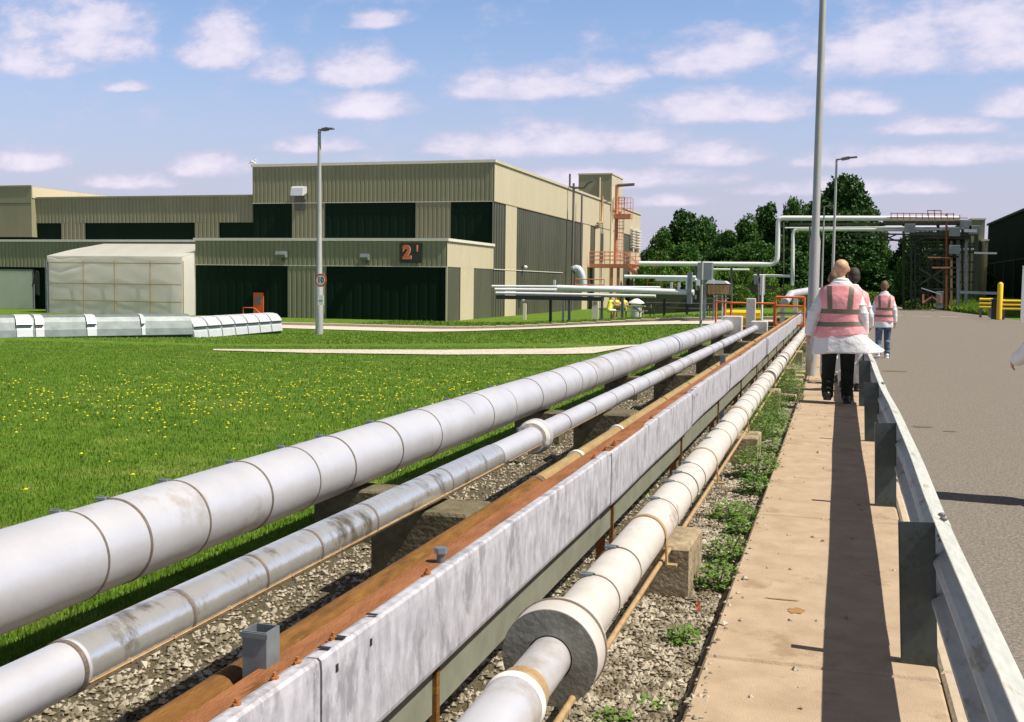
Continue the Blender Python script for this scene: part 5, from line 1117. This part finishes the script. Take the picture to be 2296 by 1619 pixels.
# ================= PEOPLE =================
def voxel(mb,name,m,parent,vs,smooth=4):
    o=mb.build(name,m); o.data.polygons.foreach_set('use_smooth',[True]*len(o.data.polygons))
    md=o.modifiers.new('r','REMESH'); md.mode='VOXEL'; md.voxel_size=vs; md.use_smooth_shade=True
    s=o.modifiers.new('s','SMOOTH'); s.iterations=smooth; s.factor=.5
    bpy.context.view_layer.update(); dg=bpy.context.evaluated_depsgraph_get()
    me=bpy.data.meshes.new_from_object(o.evaluated_get(dg)); o.modifiers.clear(); old=o.data; o.data=me; bpy.data.meshes.remove(old)
    me.materials.clear(); me.materials.append(MT[m] if isinstance(m,str) else m); o.parent=parent; return o
def hand(mb,w,d,side,curl=.5,sc_=1.,fwd=Vector((0,1,0))):
    # w wrist, d direction of the hand; fingers curl forward
    d=d.normalized(); a=fwd; s=d.cross(a).normalized()
    pc=w+d*.045*sc_; mb.capsule(w,.024*sc_,pc,.030*sc_,10,3)
    for k in range(4):
        off=a*((k-1.5)*.019*sc_); b0=w+d*.075*sc_+off; ln=(.036,.042,.040,.032)[k]*sc_
        inn=s*side*-1
        mb.capsule(w+d*.03*sc_+off*.8,.0125*sc_,b0,.011*sc_,8,2)
        p1=b0+(d*math.cos(curl*.6)+inn*math.sin(curl*.6))*ln; p2=p1+(d*math.cos(curl*1.5)+inn*math.sin(curl*1.5))*ln*.7; p3=p2+(d*math.cos(curl*2.2)+inn*math.sin(curl*2.2))*ln*.55
        mb.capsule(b0,.0105*sc_,p1,.0098*sc_,8,2); mb.capsule(p1,.0098*sc_,p2,.009*sc_,8,2); mb.capsule(p2,.009*sc_,p3,.0078*sc_,8,2)
    t0=w+d*.02*sc_+a*.022*sc_; t1=t0+d*.028*sc_+a*.026*sc_; t2=t1+d*.03*sc_+a*.004*sc_; mb.capsule(t0,.013*sc_,t1,.0115*sc_,8,2); mb.capsule(t1,.0115*sc_,t2,.009*sc_,8,2)
TOR=[(.80,.195,.135),(.90,.19,.13),(1.0,.178,.122),(1.1,.170,.118),(1.2,.180,.122),(1.3,.195,.125),(1.36,.196,.118),(1.42,.165,.10),(1.475,.112,.085),(1.52,.07,.07)]
def prof_at(z,grow,flare=0):
    zs=[t[0] for t in TOR]; 
    a=np.interp(z,zs,[t[1] for t in TOR])+grow; b=np.interp(z,zs,[t[2] for t in TOR])+grow
    if z<1.0: a+=flare*(1.0-z); b+=flare*(1.0-z)*.8
    return a,b
def torso_loft(grow,z0,z1,flare,lump,seed,nth=.012,windfn=None,steps=26,n_=56,cap=True,lean=0):
    mb=MB(); V=[]; r=random.Random(seed); ph=[r.uniform(0,6.28) for _ in range(6)]
    for i in range(steps+1):
        z=z0+(z1-z0)*i/steps; a,b=prof_at(z,grow,flare)
        for k in range(n_):
            t=2*math.pi*k/n_; low=max(0,1.05-z)
            wv=1+lump*(.5*math.sin(3*t+ph[0]+z*4)+.5*math.sin(5*t+ph[1]-z*6)+.6*math.sin(2*t+ph[2]+z*14)*.4)+low*lump*2.2*math.sin(7*t+ph[3])
            ex=2.4; c,s=math.cos(t),math.sin(t); x=a*wv*math.copysign(abs(c)**(2/ex),c); y=b*wv*math.copysign(abs(s)**(2/ex),s); zz=z
            if windfn: dx,dy,dz=windfn(t,z); x+=dx;y+=dy;zz+=dz
            V.append((x,y,zz))
    Fs=[]
    for i in range(steps):
        for k in range(n_): c=i*n_+k;e=i*n_+(k+1)%n_; Fs.append((c,e,e+n_,c+n_))
    if cap: Fs+=[tuple(range(n_-1,-1,-1)),tuple(steps*n_+k for k in range(n_))]
    mb.add(V,Fs,True); return mb
def person(lab,loc,height,yaw=0,group=None,skin='skin',hair=None,long_hair=False,coat=True,coat_hem=.62,flare=.14,vest=True,vest_hem=.84,trouser='blacktr',shoe='shoe',
           stride=.12,armL=(.10,.02,.04),armR=(.10,.02,.04),wind=None,vwind=None,seed=1,head_yaw=0,vs=.0085,wide=1.0):
    t=thing('person',lab,'person',loc,yaw,group); s=height/1.8
    t.scale=(s*wide,s,s)
    V3=Vector; mb=MB()
    # legs
    feet={}
    for sd in (-1,1):
        st=stride*sd; hip=V3((.09*sd,0,.92)); knee=V3((.10*sd,st*.55+.02,.50)); ank=V3((.105*sd,st-(.03 if sd<0 else 0),.09+(.05 if st<-.05 else 0)))
        mb.capsule(hip,.085,knee,.055); mb.capsule(knee,.056,ank,.036); feet[sd]=(hip,knee,ank)
    # torso
    mb.ell((0,0,.96),(.165,.115,.12)); mb.ell((0,.0,1.10),(.145,.10,.16)); mb.ell((0,.0,1.28),(.165,.112,.16)); mb.capsule((-.12,0,1.41),.06,(.12,0,1.41),.06); mb.capsule((0,0,1.40),.065,(0,.015,1.56),.052)
    # head
    hc=V3((0,.02,1.685)); Rh=Matrix.Rotation(head_yaw,3,'Z')
    def hp(x,y,z): return hc+Rh@V3((x,y,z))
    mb.ell(hc,(.077,.094,.100),18,12,Rh); mb.ell(hp(0,-.012,.022),(.081,.097,.088),18,12,Rh); mb.ell(hp(0,.035,-.06),(.052,.062,.055),14,9,Rh); mb.ell(hp(0,.095,-.018),(.011,.018,.02),8,6,Rh); mb.ell(hp(0,.088,-.055),(.022,.010,.007),8,5,Rh)
    for sd in (-1,1): mb.ell(hp(.083*sd,.0,-.015),(.013,.021,.034),8,6,Rh)
    # arms
    arms={}
    for sd,(ab,ef,wf) in ((-1,armL),(1,armR)):
        sh=V3((.175*sd,0,1.395)); el_=sh+V3((math.sin(ab)*sd*.30,ef*.30-.02,-math.cos(ab)*.30)); wr=el_+V3((math.sin(ab*.5)*sd*.25,wf,-math.sqrt(max(.01,.0625-wf*wf))))
        mb.capsule(sh,.052,el_,.040); mb.capsule(el_,.040,wr,.026); hand(mb,wr,(wr-el_),sd,.45); arms[sd]=(sh,el_,wr)
    body=voxel(mb,'body',skin,t,vs,2)
    for sd in (-1,1):
        e=MB(); e.ell(hp(.03*sd,.088,.012),(.012,.008,.008),8,6); e.build('eye','eye',t)
    # trousers and shoes
    mb=MB(); mb.ell((0,0,.94),(.185,.135,.13))
    for sd in (-1,1):
        h_,k_,a_=feet[sd]; mb.capsule(h_,.105,k_,.078,16); mb.capsule(k_,.078,a_+V3((0,0,.01)),.062,16)
        mb.capsule(a_+V3((0,.0,.05)),.066,a_+V3((.005,.012,-.03)),.064,14); mb.ell(k_+V3((0,-.03,-.12)),(.07,.075,.05)); mb.ell(a_+V3((0,-.01,.06)),(.072,.076,.03)); mb.ell(a_+V3((.01,-.01,.14)),(.070,.074,.03))
    voxel(mb,'trousers',trouser,t,.012,2)
    for sd in (-1,1):
        h_,k_,a_=feet[sd]; mb=MB(); zf=a_.z-.05; mb.capsule((a_.x,a_.y-.04,zf+.01),.042,(a_.x+.01*sd,a_.y+.13,zf-.005),.040,14); mb.ell((a_.x,a_.y-.03,zf+.035),(.045,.06,.045)); mb.box(a_.x-.045,a_.x+.05,a_.y-.085,a_.y+.17,zf-.042,zf-.02,.01); voxel(mb,'shoe',shoe,t,.009,2)
    if coat:
        mb=torso_loft(.024,coat_hem,1.525,flare,.055,seed,windfn=wind)
        for sd in (-1,1):
            sh,el_,wr=arms[sd]; mb.capsule(sh+V3((-.03*sd,0,-.01)),.078,el_,.066,16); mb.capsule(el_,.066,el_.lerp(wr,.93),.052,16)
            mb.ell(el_+V3((0,0,.03)),(.072,.074,.022)); mb.ell(el_.lerp(wr,.4),(.066,.068,.02)); mb.ell(sh.lerp(el_,.55),(.076,.08,.02))
        voxel(mb,'coat','coat',t,.010,2)
        mb=MB(); mb.tube([(.070*math.cos(a_),.005+.064*math.sin(a_),1.525-.02*math.sin(a_)) for a_ in [i*math.pi/10 for i in range(21)]],.022,8); mb.build('collar','coat',t)
    if vest:
        vf=.02
        mb=torso_loft(.040,vest_hem,1.475,vf,.03,seed+5,windfn=vwind)
        mb.capsule((-.09,0,1.43),.062,(.09,0,1.43),.062,14)
        for sd in (-1,1): mb.capsule((.08*sd,0,1.44),.066,(.17*sd,0,1.395),.060,14)
        vo=voxel(mb,'vest','pink' if coat else 'hivis',t,.010,2)
        from mathutils.bvhtree import BVHTree
        bv=BVHTree.FromPolygons([v.co.copy() for v in vo.data.vertices],[tuple(p.vertices) for p in vo.data.polygons])
        def hit(o_,d_):
            h=bv.ray_cast(o_,d_.normalized()); return (h[0]-d_.normalized()*.004) if h[0] is not None else None
        def strap(rows):
            b_=MB(); V=[];Fc=[]; n2=len(rows[0]); prev=None
            for row in rows: V+=row
            for i in range(len(rows)-1):
                for j in range(n2-1): q_=i*n2+j; Fc.append((q_,q_+1,q_+n2+1,q_+n2))
            b_.add(V,Fc,True); b_.build('reflective_band','reflect',t)
        for zc_ in (1.15,.99):
            rows=[]
            for k in range(73):
                th=2*math.pi*k/72; row=[]
                for j in range(4):
                    zz=zc_-.028+.056*j/3+ (vwind(th,zc_)[2] if vwind else 0); p_=hit(V3((.6*math.cos(th),.6*math.sin(th),zz)),V3((-math.cos(th),-math.sin(th),0)))
                    row.append(p_ if p_ is not None else V3((.2*math.cos(th),.15*math.sin(th),zz)))
                rows.append(row)
            strap(rows)
        for sd in (-1,1):
            for back in (-1,1):
                rows=[]
                for j in range(26):
                    z=1.16+.36*j/25; row=[]
                    for i_ in range(4):
                        x=sd*(.105+.018*j/25)+(-.026+.052*i_/3); p_=hit(V3((x,back*.6,z)),V3((0,-back,0))); row.append(p_)
                    if any(p_ is None for p_ in row): break
                    rows.append(row)
                if len(rows)>2: strap(rows)
    if hair:
        mb=MB(); mb.ell(hp(0,-.012,.018),(.089,.104,.108),18,12,Rh); mb.ell(hp(0,-.05,-.03),(.080,.065,.085),14,9,Rh)
        if long_hair: mb.ell(hp(0,-.06,-.12),(.075,.05,.12)); mb.ell(hp(.05,-.03,-.10),(.035,.05,.10)); mb.ell(hp(-.05,-.03,-.10),(.035,.05,.10))
        # trim the face opening by keeping the hair behind the brow
        o=voxel(mb,'hair',hair,t,.010,1)
        import bmesh; bm=bmesh.new(); bm.from_mesh(o.data); cutv=[v for v in bm.verts if (Rh.inverted()@(v.co-hc)).y>.045 and (Rh.inverted()@(v.co-hc)).z<.055]
        bmesh.ops.delete(bm,geom=cutv,context='VERTS'); bm.to_mesh(o.data); bm.free()
    return t
grpW='people in pink vests walking away beside the pipes'
def wind1(t,z):
    low=max(0,(.98-z)/.36); c=max(0,math.cos(t+.35)); q=low**1.4; return (q*(.27*c**2.0)+.03*low*math.sin(5*t),q*(-.03)*c, q*(.06*c**2.5)+.018*low*math.sin(3*t+1))
def vw1(t,z):
    low=max(0,(1.05-z)/.22); c=max(0,math.cos(t+.3)); d=max(0,math.cos(t-3.0)); return (low*(.07*c**2-.035*d**2),0,low*(.03*c-.012*math.sin(2*t)))
person('bald man in white coat, pink reflective vest and black trousers on the walkway',tuple(PZ(1876,904,0)),1.82,0,grpW,'skin',None,False,True,.62,.10,True,.83,'blacktr','shoe',.07,(.36,-.02,.02),(.22,.06,.10),wind1,vw1,3,-.12,.0085,1.12)
# stubble of the shaved head and dark collar
person('dark-haired person in white coat half hidden right of the bald man',(P(1913,620,16.2).x,16.2,0),1.74,0,grpW,'skind','hairdk',False,True,.75,.05,True,.86,'whitetr','shoe',.06,(.14,.05,.05),(.22,.25,.20),None,None,5,.5)
person('brown-haired person almost entirely hidden behind the bald man',(P(1867,700,17.6).x,17.6,0),1.70,0,grpW,'skin','hairbr',False,True,.75,.05,True,.86,'whitetr','shoe',.10,(.10,0,.05),(.10,0,.05),None,None,7)
person('person in short white coat, pink vest, jeans and white shoes walking on the road',tuple(PZ(1978,803,-.09)),1.70,0,grpW,'skind','hairbr',False,True,.72,.03,True,.86,'jeans','white',.08,(.20,-.08,.02),(.20,-.05,.03),None,None,9,-.3,.0085,.98)
def vw3(t,z):
    low=max(0,(1.08-z)/.22); d=max(0,math.cos(t-math.pi)); return (-low*.16*d**2,0,low*.03*d)
person('person in pale blue-white sleeve and coral vest cut off by the right edge',(P(2285,745,8.62).x+.41,8.62,-.09),1.80,0,grpW,'skind','hairdk',False,True,.7,.08,True,.92,'jeans','shoe',.08,(.50,.10,.24),(.15,0,.05),None,vw3,13)
# seated people at the picnic table
def seated(lab,loc,yaw,shirt,seed,lean=.25,white=False):
    t=thing('person',lab,'person',loc,yaw,'people in yellow vests at the picnic table'); V3=Vector; mb=MB(); ch=V3((0,lean*.5,.98)); hd_=V3((0,lean*.75,1.30))
    for sd in (-1,1):
        h_=V3((.09*sd,0,.53)); k_=V3((.12*sd,.42,.52)); a_=V3((.12*sd,.36,.10)); mb.capsule(h_,.085,k_,.06); mb.capsule(k_,.056,a_,.036); mb.capsule(a_+V3((0,0,-.04)),.036,a_+V3((0,.14,-.06)),.033)
        sh=V3((.18*sd,lean*.5,1.02)); e_=V3((.23*sd,lean*.5+.18,.84)); w_=V3((.08*sd,lean*.5+.38,.86)); mb.capsule(sh,.05,e_,.04); mb.capsule(e_,.04,w_,.026); hand(mb,w_,(w_-e_),sd,.7,1.,V3((0,0,1)))
    mb.ell((0,0,.56),(.16,.13,.12)); mb.capsule((0,0,.58),.12,ch,.13); mb.capsule((-.11,ch.y,1.02),.06,(.11,ch.y,1.02),.06); mb.capsule(ch,.06,hd_,.05); mb.ell(hd_+V3((0,.01,.08)),(.078,.095,.108)); mb.ell(hd_+V3((0,.11,.06)),(.01,.02,.02),8,6)
    for sd in (-1,1): mb.ell(hd_+V3((.079*sd,0,.07)),(.01,.02,.03),8,6)
    voxel(mb,'body','skin',t,.013,2)
    mb=MB(); mb.capsule((0,0,.56),.165,(0,ch.y,.98),.165,16); mb.capsule((-.13,ch.y,1.02),.08,(.13,ch.y,1.02),.08); voxel(mb,'vest',shirt,t,.02,2)
    mb=MB(); mb.ell((0,0,.54),(.18,.15,.11))
    for sd in (-1,1): mb.capsule((.09*sd,0,.53),.10,(.12*sd,.36,.53),.085,14)
    voxel(mb,'shorts','whitetr' if white else 'blacktr',t,.02,2)
    mb=MB(); mb.ell(hd_+V3((0,-.015,.11)),(.087,.10,.095)); voxel(mb,'hair','hairbr',t,.02,1)
c=P(1378,716,63.5); z_=gz(c.x,63.5)
seated('person in bright yellow vest and white shorts sitting nearest on the picnic bench',(P(1364,700,62.6).x,62.75,z_),-.55,'hivis',1,.3,True)
seated('person in yellow vest leaning over the middle of the picnic table',(P(1380,700,64).x,64.55,z_),math.pi-.2,'hivis',2,.35)
seated('person in yellow vest sitting upright at the right of the picnic group',(P(1394,700,64).x,64.6,z_),math.pi+.25,'hivis',3,.2)
